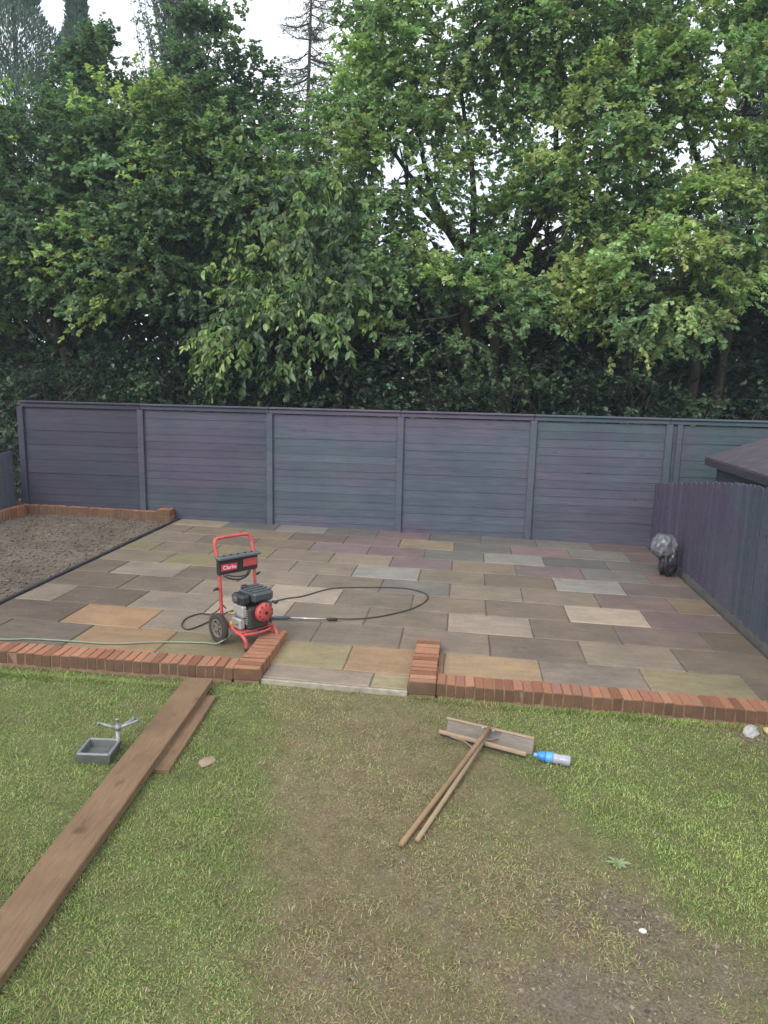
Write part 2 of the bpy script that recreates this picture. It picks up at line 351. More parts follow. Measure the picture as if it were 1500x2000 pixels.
# patio bed and slabs
PX0, PX1, ROW0, RP, CP = -4.67, 2.86, 5.687, 0.5826, 0.834
bed = MB()
bed.box(PX0, PX1, 5.42, 11.62, -0.25, -0.007)
patio = bed.build('patio', M_MORTAR, rot=(0, TILT, 0)); tag(patio, kind='structure')
TAUPE = (146,133,119); DK = (122,108,96); LT = (160,147,133); CREAM = (188,173,158); ORG = (172,140,111); OLV = (158,147,116); GRY = (124,124,121)
DGR = (108,109,108); BLU = (164,162,158); MAU = (138,120,120); TAN = (155,139,117); BRN = (130,114,101); PIN = (146,126,121)
ROWS = {
 -1: ([-1.575, -0.69, -0.385], [(166,151,139), (166,156,126)]),
  0: ([PX0,-4.28,-3.46,-2.63,-1.795,-0.96,-0.12,0.712,1.58,2.44,PX1], [DK,(118,107,97),(170,141,110),(144,133,106),(166,154,122),(173,143,115),(180,155,126),(152,140,130),(162,152,122),(134,121,110)]),
  1: ([PX0,-3.83,-3.02,-2.2,-1.37,-0.545,0.29,1.14,2.0,PX1], [(112,98,88),ORG,(148,136,123),(140,128,116),(142,130,118),(146,133,121),(134,121,110),(160,147,132),(136,123,111)]),
  2: ([PX0,-4.25,-3.43,-2.6,-1.78,-0.957,-0.12,0.725,1.57,2.43,PX1], [(146,133,119),(117,104,93),(152,140,128),(178,163,150),(148,135,122),(140,128,115),(176,162,149),(137,124,111),(140,124,119),(127,114,102)]),
  3: ([PX0,-3.82,-3.02,-2.17,-1.35,-0.53,0.28,1.145,1.98,PX1], [(121,108,97),(130,117,105),(150,138,125),(184,170,156),(139,127,114),(145,132,118),(137,124,111),(194,178,162),(134,117,116)]),
  4: ([PX0,-4.22,-3.41,-2.62,-1.78,-0.945,-0.13,0.71,1.57,2.41,PX1], [(124,111,99),(158,145,132),(130,118,106),(155,142,129),(142,130,118),(132,129,125),(155,142,128),(152,140,126),(141,124,121),(150,134,114)]),
  5: ([PX0,-3.83,-3.0,-2.16,-1.36,-0.53,0.29,1.145,1.98,PX1], [(140,128,113),(148,138,108),(148,135,122),(152,140,126),BLU,(150,138,124),(135,122,110),(160,157,153),(132,120,119)]),
  6: ([PX0,-4.24,-3.41,-2.6,-1.765,-0.95,-0.13,0.71,1.58,2.41,PX1], [(146,136,106),(138,125,111),(146,135,108),(146,133,119),(158,145,130),(141,123,126),(151,137,121),(136,121,123),(133,131,129),(142,125,122)]),
  7: ([PX0,-3.83,-3.01,-2.17,-1.335,-0.53,0.30,1.13,1.99,PX1], [(143,130,116),(131,119,107),(138,123,109),(142,124,126),(138,120,122),(124,124,122),(158,156,152),(113,113,111),(126,124,122)]),
  8: ([PX0,-4.24,-3.43,-2.6,-1.77,-0.94,-0.13,0.71,1.56,2.40,PX1], [(142,129,115),(146,131,113),(141,127,110),(130,115,108),(136,118,120),(160,144,122),(124,122,120),(144,125,123),(134,132,129),(130,114,112)]),
  9: ([PX0,-3.83,-2.98,-2.17,-1.35,-0.52,0.28,1.13,1.98,PX1], [(158,147,131),(116,116,116),(142,141,136),(118,118,116),(134,114,117),(116,115,112),(124,121,118),(132,130,126),(126,112,110)]),
}
def slab_mesh(w, d):
    """riven slab: uneven outline, dressed edge, slightly cupped top"""
    ns = max(2, int(w/0.18)); nd = max(2, int(d/0.18)); loop = []
    for i in range(ns): loop.append((-w/2+w*i/ns, -d/2))
    for i in range(nd): loop.append((w/2, -d/2+d*i/nd))
    for i in range(ns): loop.append((w/2-w*i/ns, d/2))
    for i in range(nd): loop.append((-w/2, d/2-d*i/nd))
    loop = [(x+random.uniform(-.0035,.0035), y+random.uniform(-.0035,.0035)) for x, y in loop]
    n = len(loop); v = []; f = []
    tx, ty = random.uniform(-.0025,.0025), random.uniform(-.0025,.0025)
    for k, (s, z) in enumerate(((0, -0.028), (0, -0.005), (0.006, 0.001), (0.03, 0.0025))):
        for x, y in loop:
            fx = (abs(x)-s)/abs(x) if abs(x) > s else 0; fy = (abs(y)-s)/abs(y) if abs(y) > s else 0
            zz = z + (tx*x/w + ty*y/d if k else 0) + (random.uniform(-.0012,.0012) if k > 1 else 0)
            v.append((x*fx, y*fy, zz))
    for r in range(3):
        for i in range(n):
            j = (i+1) % n; f.append((r*n+i, r*n+j, (r+1)*n+j, (r+1)*n+i))
    f.append(tuple(3*n+i for i in range(n)))
    me = bpy.data.meshes.new('slab'); me.from_pydata(v, [], f); me.update(); return me
ALB = 0.68
for r, (xs, cols) in ROWS.items():
    y0, y1 = (ROW0+RP*r, ROW0+RP*(r+1)) if r >= 0 else (5.405, ROW0)
    if r == 9: y1 = 11.50
    for i, c in enumerate(cols):
        x0, x1 = xs[i], xs[i+1]
        yy0 = y0
        if r == 0 and not (-1.8 <= (x0+x1)/2 <= -0.4): yy0 = 5.56
        gp = 0.0045 + random.uniform(0, 0.0015)
        w, d = x1-x0-2*gp, y1-yy0-2*gp
        me = slab_mesh(w, d); me.materials.append(M_SLAB)
        o = bpy.data.objects.new('slab', me); C.objects.link(o); o.parent = patio
        o.location = ((x0+x1)/2, (yy0+y1)/2, random.uniform(-.001, .001))
        k = random.uniform(0.96, 1.04)
        ce = lin(*c, ALB*k); gl = 0.3*ce[0]+0.6*ce[1]+0.1*ce[2]; o.color = (*[gl*w_+(q-gl)*0.92 for q, w_ in zip(ce, (1.045, 1.0, 0.945))], 1)

# soil bed beside the patio, with its dark edging
def soil_z(x, y):
    return pz(x, -0.02) + 0.03*noise.noise((x*2.2, y*2.2, 5)) + 0.02*noise.noise((x*7, y*7, 2)) + 0.014*noise.noise((x*19, y*19, 8))
sb = grid_sheet('soil_bed', -9.2, -4.735, 5.3, 11.7, 110, 155, soil_z, M_SOIL); tag(sb, kind='structure')
def scatter_bits(name, n, region, zf, size, mat_cols, label, cat, flat=0.5):
    """loose crumbs and stones too many to count"""
    octa = np.array([(1,0,0),(0,1,0),(-1,0,0),(0,-1,0),(0,0,1),(0,0,-1)], float)
    tri = np.array([(0,1,4),(1,2,4),(2,3,4),(3,0,4),(1,0,5),(2,1,5),(3,2,5),(0,3,5)])
    xs = rng.uniform(region[0], region[1], n); ys = rng.uniform(region[2], region[3], n)
    sz = size[0] + (size[1]-size[0])*rng.random(n)**3
    V = octa[None]*sz[:,None,None]*rng.uniform(0.55, 1.2, (n,6,3)); V[:,:,2] *= flat
    a = rng.uniform(0, 6.28, n); ca, sa = np.cos(a)[:,None], np.sin(a)[:,None]
    X = V[:,:,0]*ca-V[:,:,1]*sa; Y = V[:,:,0]*sa+V[:,:,1]*ca
    V[:,:,0] = X + xs[:,None]; V[:,:,1] = Y + ys[:,None]
    V[:,:,2] += np.array([zf(x, y) for x, y in zip(xs, ys)])[:,None] + (sz*flat*0.4)[:,None]
    F = (tri[None] + 6*np.arange(n)[:,None,None]).reshape(-1,3)
    cols = np.array(mat_cols)[rng.integers(0, len(mat_cols), n)]*rng.uniform(0.75, 1.25, (n,1))
    o = np_mesh(name, V.reshape(-1,3), F, np.repeat(cols, 6, 0), M_CRUMB); tag(o, label, cat, kind='stuff'); return o
def np_mesh(name, V, F, col, mat, parent=None):
    nv, nf, k = len(V), len(F), F.shape[1]
    me = bpy.data.meshes.new(name); me.vertices.add(nv); me.vertices.foreach_set('co', np.ascontiguousarray(V, np.float32).ravel())
    me.loops.add(nf*k); me.loops.foreach_set('vertex_index', np.ascontiguousarray(F, np.int32).ravel())
    me.polygons.add(nf); me.polygons.foreach_set('loop_start', np.arange(0, nf*k, k, dtype=np.int32))
    me.update(calc_edges=True)
    if col is not None:
        ca = me.color_attributes.new('Col', 'FLOAT_COLOR', 'POINT')
        ca.data.foreach_set('color', np.ascontiguousarray(np.c_[col, np.ones(nv)], np.float32).ravel())
    return link(name, me, mat, parent)
M_CRUMB = mat_attr('crumb', 0.9, 0.15, 0)
scatter_bits('soil_crumbs', 12000, (-8.0, -4.75, 6.0, 11.25), soil_z, (0.005, 0.03), [(.13,.105,.08),(.16,.13,.103),(.19,.158,.127),(.10,.08,.062)], 'loose crumbs and small stones scattered over the bare soil bed', 'soil crumbs')
ed = MB()
for i in range(8):
    y = 5.6 + i*0.745
    ed.cbox(PX0-0.052, PX0-0.006, y, y+0.74, pz(PX0, -0.1), pz(PX0, 0.022+random.uniform(-.004,.004)), 0.004)
tag(ed.build('garden_edging', M_EDGE), 'dark edging strip between the bare soil bed and the paved patio', 'edging')

# ---------------------------------------------------------------- low brick walls
def brick_me():
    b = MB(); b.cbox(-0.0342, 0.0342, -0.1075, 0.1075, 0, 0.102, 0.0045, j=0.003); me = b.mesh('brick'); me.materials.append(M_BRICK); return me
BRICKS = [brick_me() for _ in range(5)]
def brick(parent, x, y, z, rz):
    o = bpy.data.objects.new('brick', random.choice(BRICKS)); C.objects.link(o); o.parent = parent
    o.location = (x+random.uniform(-.003,.003), y+random.uniform(-.003,.003), z+random.uniform(-.0035,.0035))
    o.rotation_euler = (random.uniform(-.012,.012), TILT*abs(math.cos(rz))+random.uniform(-.012,.012), rz+random.uniform(-.02,.02)); return o
def wall_run(parent, p0, p1, ztop, core=True, sub=None):
    """headers laid on edge in a row from p0 to p1 (centre line)"""
    d = Vector((p1[0]-p0[0], p1[1]-p0[1])); L = d.length; d /= L; n = max(1, int(round(L/0.0755))); st = L/n
    rz = math.atan2(d.y, d.x)
    for i in range(n):
        x, y = p0[0]+d.x*st*(i+.5), p0[1]+d.y*st*(i+.5)
        brick(parent, x, y, pz(x, ztop-0.102), rz)
    b = MB(); nx, ny = -d.y*0.1025, d.x*0.1025; e = 0.014
    v = []
    for (qx, qy) in ((p0[0]+d.x*e, p0[1]+d.y*e), (p1[0]-d.x*e, p1[1]-d.y*e)):
        for s in (-1, 1):
            for h in (-0.2, ztop-0.008): v.append((qx+nx*s, qy+ny*s, pz(qx, h)))
    b.add(v, [(0,1,3,2),(4,6,7,5),(0,4,5,1),(2,3,7,6),(1,5,7,3),(0,2,6,4)])
    b.build('mortar', M_BMORTAR, parent)
    # footing course, stretchers just above the turf
    if sub is not None: pass
wr = thing('low_brick_wall', (0,0,0), 'low red brick edging wall on the right with a short return beside the gap', 'brick wall')
wall_run(wr, (-0.272, 5.368), (-0.272, 6.372), 0.085)
wall_run(wr, (-0.160, 5.478), (2.84, 5.483), 0.083)
wl = thing('low_brick_wall', (0,0,0), 'low red brick edging wall on the left, its return running beside the pressure washer', 'brick wall')
wall_run(wl, (-1.688, 5.345), (-1.688, 6.278), 0.085)
wall_run(wl, (-5.6, 5.325), (-1.80, 5.452), 0.083)
# kerb of mortar under the slabs in the gap
kb = MB(); kb.cbox(-1.575, -0.385, 5.375, 5.40, -0.16, -0.006, 0.004)
kb.build('step_bedding', mat_plain('pale_mortar', (0.33, 0.30, 0.245), 0.95, 0.1, var=0.3, scale=14, bump=0.4), patio)

wb = thing('low_brick_wall', (0,0,0), 'low brick border with upright bricks and a block pier, along the foot of the back fence', 'brick wall')
def soldier(parent, x, y, rz, z):
    o = bpy.data.objects.new('brick', random.choice(SOLD)); C.objects.link(o); o.parent = parent
    o.location = (x, y, z+random.uniform(-.004,.004)); o.rotation_euler = (random.uniform(-.02,.02), random.uniform(-.02,.02), rz+random.uniform(-.03,.03))
def sold_me():
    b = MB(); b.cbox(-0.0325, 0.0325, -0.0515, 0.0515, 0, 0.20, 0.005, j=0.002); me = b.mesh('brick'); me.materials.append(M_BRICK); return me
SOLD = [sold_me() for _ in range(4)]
def fy(x): return 11.481 + 0.02254*x
n = 32
for i in range(n):
    x = -7.22 + (2.22/n)*(i+.5); soldier(wb, x, fy(x)-0.115, 0.02254, pz(x, -0.07))
for i in range(18):
    y = 9.95 + 0.0735*i; soldier(wb, -7.30, y, math.pi/2, pz(-7.3, -0.07))
b = MB(); b.box(-7.22, -5.0, -0.045, 0.045, -0.1, 0.118); b.build('mortar', M_BMORTAR, wb, loc=(0, 11.481-0.115, 0), rot=(0, TILT, 0.02254))
b = MB(); b.box(-0.045, 0.045, 9.9, 11.25, -0.1, 0.118); b.build('mortar', M_BMORTAR, wb, loc=(-7.30, 0, pz(-7.3)))
for i in range(3):
    o = brick(wb, -4.965+0.0755*i, 11.28, pz(-4.9, 0.072), 0.02)
    o = brick(wb, -4.965+0.0755*i, 11.28, pz(-4.9, -0.036), 0.02)
b = MB(); b.box(-4.99, -4.79, 11.18, 11.37, -0.1, 0.165); b.build('mortar', M_BMORTAR, wb, loc=(0,0,pz(-4.9)))

# ---------------------------------------------------------------- the back fence
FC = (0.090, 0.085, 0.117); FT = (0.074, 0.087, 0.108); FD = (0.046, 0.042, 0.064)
fence = thing('fence', (0, 11.481, 0), 'tall slate grey fence of horizontal boards across the back of the patio', 'fence', rot=(0,0,math.atan(0.02254)))
POSTS = [-7.35, -5.30, -3.16, -1.055, 1.01, 3.05, 5.12, 7.2]
FTOP = 1.955
bm_ = []
for _ in range(4):
    b = MB()      # feather-edge board of unit length: thin upper edge, thick lower edge, slightly bowed
    ns = 6; v = []; f = []
    for i in range(ns+1):
        x = i/ns; wv = random.uniform(-.0025,.0025); wz = random.uniform(-.002,.002)
        v += [(x, wv-0.015, wz), (x, wv-0.002, wz), (x, wv+0.000, 0.122+wz), (x, wv-0.008, 0.122+wz)]
    for i in range(ns):
        a = i*4
        for k in range(4): f.append((a+k, a+(k+1)%4, a+4+(k+1)%4, a+4+k))
    f += [(0,1,2,3), (ns*4+3, ns*4+2, ns*4+1, ns*4)]
    b.add(v, [q[::-1] for q in f]); me = b.mesh('board'); me.materials.append(M_FENCE); bm_.append(me)
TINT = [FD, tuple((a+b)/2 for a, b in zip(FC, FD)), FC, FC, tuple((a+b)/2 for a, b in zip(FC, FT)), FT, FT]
for p in range(len(POSTS)-1):
    x0, x1 = POSTS[p]+0.045, POSTS[p+1]-0.045
    zb = pz((x0+x1)/2, -0.05); nb = 15; pit = (1.84-zb)/nb
    for k in range(nb):
        o = bpy.data.objects.new('board', random.choice(bm_)); C.objects.link(o); o.parent = fence
        o.location = (x0, 0.012+random.uniform(-.003,.003), zb+pit*k+random.uniform(-.004,.004))
        o.scale = (x1-x0, 1.0, (pit+0.008)/0.122); o.rotation_euler = (random.uniform(-.02,.02), random.uniform(-.0015,.0015), 0)
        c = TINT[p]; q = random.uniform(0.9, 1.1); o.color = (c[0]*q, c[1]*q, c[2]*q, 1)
for i, x in enumerate(POSTS):
    b = MB(); b.cbox(-0.05, 0.05, -0.045, 0.055, -0.3, 1.86, 0.006)
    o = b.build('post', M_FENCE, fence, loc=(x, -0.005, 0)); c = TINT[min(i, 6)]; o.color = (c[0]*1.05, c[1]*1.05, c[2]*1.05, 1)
    if x == 3.05:
        b = MB(); b.cbox(-0.04, 0.04, -0.03, 0.03, -0.3, 1.86, 0.006); o = b.build('post', M_FENCE, fence, loc=(x+0.155, -0.012, 0)); o.color = (*FT, 1)
for p in range(len(POSTS)-1):
    x0, x1 = POSTS[p], POSTS[p+1]
    b = MB(); b.cbox(x0+.002, x1-.002, -0.04, 0.045, 1.862, 1.925, 0.005)
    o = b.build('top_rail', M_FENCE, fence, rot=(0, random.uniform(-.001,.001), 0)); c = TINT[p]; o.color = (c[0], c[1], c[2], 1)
    b = MB(); b.cbox(x0+.003, x1-.003, -0.072, 0.072, 1.927, 1.955, 0.006)
    o = b.build('capping', M_FENCE, fence, loc=(0, 0, random.uniform(-.003,.003))); o.color = (c[0]*1.12, c[1]*1.1, c[2]*1.08, 1)

# right-hand paling fence with a curved top
rf = thing('fence', (2.915, 11.35, pz(2.9)), 'slate purple paling fence with a curved top on the right side of the patio', 'fence')
YS = [11.4, 10.99, 9.83, 8.84, 8.04, 7.24, 6.3, 5.0, 3.5]; ZS = [0.95, 1.023, 1.188, 1.334, 1.431, 1.49, 1.50, 1.47, 1.36]
def rtop(y): return float(np.interp(-y, [-q for q in YS], ZS))
y = 11.34; i = 0
while y > 3.6:
    h = rtop(y) - pz(2.9) - 0.10
    b = MB(); w = 0.092
    v = []
    for zz, sc in ((0.10, 1), (0.10+h-0.02, 1), (0.10+h-0.006, 0.8), (0.10+h, 0.45)):
        v += [(-0.014, -w/2*sc, zz), (0.0, -w/2*sc, zz), (0.0, w/2*sc, zz), (-0.014, w/2*sc, zz)]
    f = []
    for r in range(3):
        for k in range(4): f.append((r*4+k, r*4+(k+1)%4, r*4+4+(k+1)%4, r*4+4+k))
    f += [(3,2,1,0), (12,13,14,15)]
    b.add(v, f)
    o = b.build('paling', M_FENCE, rf, loc=(-0.022 + (0.008 if i % 2 else 0) + random.uniform(-.002,.002), y-11.35, random.uniform(-.006,.006)), rot=(random.uniform(-.006,.006), 0, random.uniform(-.03,.03)))
    q = random.uniform(0.88, 1.1); o.color = (0.082*q, 0.074*q, 0.106*q, 1)
    y -= 0.103; i += 1
for (z0) in (0.25, 0.75):
    b = MB(); b.cbox(-0.018, 0.03, -7.7, 0.03, z0, z0+0.08, 0.004); o = b.build('rail', M_FENCE, rf); o.color = (*FD, 1)
for yy in (0.02, -1.83, -3.66, -5.5, -7.3):
    b = MB(); b.cbox(0.031, 0.115, yy-0.045, yy+0.045, -0.2, rtop(11.35+yy)-pz(2.9)-0.05, 0.005); o = b.build('post', M_FENCE, rf); o.color = (*FD, 1)
b = MB(); b.cbox(-0.03, 0.02, -7.7, 0.03, -0.15, 0.098, 0.004); b.build('gravel_board', mat_plain('gravel_board', (0.105, 0.105, 0.10), 0.9, 0.2, var=0.25, scale=9, bump=0.3), rf)

# left-hand low board fence, meeting the back fence
lf = thing('fence', (-7.56, 11.25, pz(-7.5)), 'low dark vertical board fence at the left, joining the end of the back fence', 'fence')
for i in range(22):
    b = MB(); b.cbox(-0.012, 0.012, -0.052, 0.052, 0.0, 0.985+random.uniform(-.006,.006), 0.003)
    o = b.build('board', M_FENCE, lf, loc=(0.006*(i % 2), -0.098*i, 0), rot=(random.uniform(-.006,.006), 0, 0)); q = random.uniform(0.85, 1.1); o.color = (0.10*q, 0.097*q, 0.125*q, 1)
b = MB(); b.cbox(-0.06, -0.014, -2.2, 0.05, 0.7, 0.78, 0.004); o = b.build('rail', M_FENCE, lf); o.color = (*FD, 1)

# neighbour's shed beyond the paling fence
sh = thing('shed', (3.4, 10.8, -0.1), 'low dark shed with a felt roof behind the paling fence at the right', 'shed')
b = MB()   # roof: two slopes with thickness, eaves towards the garden
for (xa, za, xb, zb) in ((0, 1.555, 1.25, 2.02), (2.5, 1.555, 1.25, 2.02)):
    v = []
    for yy in (0.0, -3.2):
        v += [(xa, yy, za), (xb, yy, zb), (xb, yy, zb-0.05), (xa, yy, za-0.05)]
    b.add(v, [(0,1,5,4), (1,2,6,5), (3,7,6,2), (0,4,7,3), (0,3,2,1), (4,5,6,7)])
b.build('roof', M_FELT, sh)
b = MB(); b.cbox(-0.02, 0.0, -3.2, 0.0, 1.44, 1.54, 0.004); o = b.build('fascia', M_FENCE, sh); o.color = (0.05, 0.045, 0.055, 1)
for k in range(13):
    b = MB(); b.cbox(0.12, 0.14, -3.1, -0.1, 0.12*k, 0.12*k+0.125, 0.004); o = b.build('board', M_FENCE, sh, loc=(0.004*(k % 2), 0, 0)); o.color = (0.06, 0.07, 0.08, 1)
b = MB(); b.box(0.15, 2.35, -3.05, -0.15, 0, 1.5); v0 = len(b.v)
for yy in (-0.12, -3.08): pass
o = b.build('wall', M_FENCE, sh); o.color = (0.06, 0.07, 0.08, 1)
b = MB(); b.add([(0.15,-0.13,1.5),(2.35,-0.13,1.5),(1.25,-0.13,1.92),(0.15,-0.16,1.5),(2.35,-0.16,1.5),(1.25,-0.16,1.92)], [(0,1,2),(5,4,3),(0,2,5,3),(2,1,4,5),(1,0,3,4)]); o = b.build('gable', M_FENCE, sh); o.color = (0.06, 0.07, 0.08, 1)

# ---------------------------------------------------------------- trees and shrubs
def unit(v): return v/np.maximum(np.linalg.norm(v, axis=-1, keepdims=True), 1e-9)
def leaf_mesh(name, pos, axis, nrm, L, W, col, parent, hexa=True, curl=0.18):
    axis = unit(axis); nrm = nrm - axis*(nrm*axis).sum(1, keepdims=True); nrm = unit(nrm); side = np.cross(nrm, axis)
    L = L[:,None]; W = W[:,None]; N = len(pos)
    if hexa:
        P = [pos, pos+axis*L*.3+side*W*.42+nrm*W*.16, pos+axis*L*.68+side*W*.46+nrm*W*.13-nrm*L*curl*.4, pos+axis*L-nrm*L*curl,
             pos+axis*L*.68-side*W*.46+nrm*W*.13-nrm*L*curl*.4, pos+axis*L*.3-side*W*.42+nrm*W*.16]
        V = np.stack(P, 1); F = np.array([(0,3,2,1), (0,5,4,3)]); k = 6
    else:
        P = [pos, pos+axis*L*.5+side*W*.5, pos+axis*L-nrm*L*curl*.5, pos+axis*L*.5-side*W*.5]
        V = np.stack(P, 1); F = np.array([(0,3,2,1)]); k = 4
    F = (F[None] + k*np.arange(N)[:,None,None]).reshape(-1, 4)
    return np_mesh(name, V.reshape(-1,3), F, np.repeat(col, k, 0), M_LEAF, parent)
def crown_leaves(lobes, nclump, nspray, nleaf, clump_r, spray_len, leaf_l, aspect, cols, front=0.6, droop=0.25, flat=0.6, inner=0.6, up=1.0, hang=0.0):
    """lobes: (x,y,z,rx,ry,rz,weight). Leaves sit on short sprays, sprays gather in clumps round each lobe."""
    LB = np.array(lobes, float); wt = LB[:,6]*(LB[:,3]*LB[:,5]+LB[:,4]*LB[:,5]+LB[:,3]*LB[:,4]); wt /= wt.sum()
    li = rng.choice(len(LB), nclump, p=wt)
    d = unit(rng.normal(size=(nclump*4, 3))); keep = rng.random(len(d)) < np.clip(0.35+front*(-d[:,1])+0.25*d[:,2], 0.06, 1); d = d[keep]
    while len(d) < nclump: d = np.r_[d, d]
    d = d[:nclump]
    rad = inner + (1.15-inner)*rng.random(nclump)**0.6
    cc = LB[li,:3] + d*LB[li,3:6]*rad[:,None]
    # clump level colour
    cols = np.array(cols, float); ci = rng.integers(0, len(cols), nclump); ccol = cols[ci]*rng.uniform(0.7, 1.35, (nclump,1))
    ns = nclump*nspray; k = np.repeat(np.arange(nclump), nspray)
    cr = clump_r*rng.uniform(0.6, 1.35, nclump)
    s = cc[k] + rng.normal(size=(ns,3))*np.c_[cr[k]*.55, cr[k]*.55, cr[k]*.55*flat]
    sd = unit(d[k]*0.7 + rng.normal(size=(ns,3))*0.55 + np.array([0,-0.15*front,-hang]))
    sl = spray_len*rng.uniform(0.5, 1.4, ns)
    n = ns*nleaf; q = np.repeat(np.arange(ns), nleaf); t = rng.uniform(0.05, 1.0, n)
    pos = s[q] + sd[q]*(t*sl[q])[:,None]; pos[:,2] -= droop*sl[q]*t*t
    sg = np.where(rng.random(n) < .5, 1.0, -1.0)
    side = unit(np.cross(sd[q], np.array([0,0,1.0]) + rng.normal(size=(n,3))*.25))
    axis = unit(sd[q]*rng.uniform(.2,.9,(n,1)) + side*sg[:,None]*rng.uniform(.4,1.0,(n,1)) + rng.normal(size=(n,3))*.3 + np.array([0,0,-droop-hang]))
    nrm = unit(np.array([0,0,up]) + rng.normal(size=(n,3))*.5 + d[k][q]*.45)
    L = leaf_l*rng.uniform(.6, 1.3, n); W = L*aspect*rng.uniform(.8, 1.2, n)
    col = ccol[k][q]*rng.uniform(.75, 1.3, (n,1))*(1+rng.normal(size=(n,3))*.06)
    return pos, axis, nrm, L, W, np.clip(col, 0.004, 0.6), cc, s, sd, sl
def limb(b, p0, p1, r0, r1, bend=0.25, n=7, seg=6):
    p0, p1 = Vector(p0), Vector(p1); d = p1-p0; o = Vector((random.uniform(-1,1), random.uniform(-1,1), random.uniform(-.4,.6)))*d.length*bend*0.4
    pts = [p0 + d*t + o*math.sin(math.pi*t) + Vector((random.uniform(-1,1),random.uniform(-1,1),0))*d.length*0.02*(0<i<n-1) for i, t in enumerate([k/(n-1) for k in range(n)])]
    b.tube(pts, [r0+(r1-r0)*k/(n-1) for k in range(n)], seg, cap=True); return pts
def tree(label, base, trunk_top, r0, lobes, par, name='tree', group=None, stems=None, twigs=60, cat='tree', hexa=False):
    root = thing(name, base, label, cat, group); bx = Vector(base)
    b = MB(); stems = stems or [trunk_top]
    tips = []
    for i, st in enumerate(stems):
        limb(b, (random.uniform(-.1,.1)*(len(stems) > 1), random.uniform(-.1,.1)*(len(stems) > 1), -0.15), Vector(st)-bx, r0*(1 if i == 0 else .75), r0*.5, 0.12, 9, 9); tips.append(Vector(st)-bx)
    for lb in lobes:
        c = Vector(lb[:3])-bx; t = min(tips, key=lambda q: (q-c).length)
        limb(b, t*0.93, c, r0*.5, r0*.16, 0.3, 7, 6)
        for _ in range(3):
            e = c + Vector((random.gauss(0,1)*lb[3], random.gauss(0,1)*lb[4], random.gauss(0.2,1)*lb[5]))*0.55
            limb(b, c*0.8+t*0.2 if random.random() < .5 else c, e, r0*.2, r0*.05, 0.3, 5, 5)
    b.build('trunk', M_BARK, root, smooth=True)
    pos, ax, nr, L, W, col, cc, s, sd, sl = crown_leaves(lobes, **par)
    leaf_mesh('crown', pos-np.array(base), ax, nr, L, W, col, root, hexa)
    tw = MB(); idx = rng.choice(len(s), min(twigs*6, len(s)), replace=False); LBc = np.array(lobes)[:,:3]
    for i in idx:
        p = s[i]-np.array(base); e = p + sd[i]*sl[i]
        tw.tube([p - sd[i]*0.25, p, e + np.array((0,0,-.1*sl[i]))], [0.007, 0.005, 0.002], 3, cap=False)
    for i in rng.choice(len(cc), min(twigs, len(cc)), replace=False):
        c = cc[i]; l = LBc[np.argmin(((LBc-c)**2).sum(1))]
        a0 = Vector(l).lerp(Vector(c), random.uniform(.25,.6)) + Vector((random.gauss(0,.3), random.gauss(0,.3), -random.uniform(.1,.6))); limb(tw, a0-bx, Vector(c)-bx, 0.016, 0.005, 0.35, 5, 4)
    tag(tw.build('branches', M_BARK, root), kind='stuff'); return root

MAPLE = [(.18,.27,.125),(.26,.37,.135),(.15,.235,.125),(.35,.44,.145)]
MAPD = [(.085,.145,.08),(.11,.175,.09),(.13,.20,.085)]
HORN = [(.24,.35,.12),(.18,.28,.11),(.32,.43,.15)]
OAK = [(.255,.375,.155),(.215,.325,.145),(.33,.44,.165),(.18,.28,.135),(.36,.43,.165)]
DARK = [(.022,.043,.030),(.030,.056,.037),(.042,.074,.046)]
base = dict(nspray=20, nleaf=28, clump_r=.46, spray_len=.36, leaf_l=.09, aspect=.72, front=.6, flat=.55)
# dense dark thicket filling the background, one tree at a time
BG = [(-12.6,17.5,6.6),(-10.2,18.2,7.2),(-7.9,17.6,6.9),(-5.6,18.3,7.1),(-3.6,17.6,6.2),(-1.4,18.2,5.0),(1.0,17.8,5.3),(3.3,18.2,5.3),(5.6,17.7,4.9),(8.0,18.0,5.6),(-6.7,19.4,6.3),(-4.6,19.5,6.0),(2.2,19.6,4.2),(4.5,19.6,4.2)]
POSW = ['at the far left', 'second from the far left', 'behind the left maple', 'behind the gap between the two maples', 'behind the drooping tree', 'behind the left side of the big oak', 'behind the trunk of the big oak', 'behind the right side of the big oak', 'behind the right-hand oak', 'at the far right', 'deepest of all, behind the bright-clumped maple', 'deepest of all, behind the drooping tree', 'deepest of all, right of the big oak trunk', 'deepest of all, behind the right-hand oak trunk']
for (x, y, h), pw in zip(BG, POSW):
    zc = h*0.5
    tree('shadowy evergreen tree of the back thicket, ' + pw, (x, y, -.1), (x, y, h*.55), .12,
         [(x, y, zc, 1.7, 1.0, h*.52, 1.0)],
         dict(nclump=105, nspray=16, nleaf=7, clump_r=.75, spray_len=.5, leaf_l=.21, aspect=.75, cols=DARK if x > -4 else DARK+MAPD[:1], front=.5, inner=.3), 'evergreen_tree', 'dark trees of the back thicket', twigs=12, hexa=False)
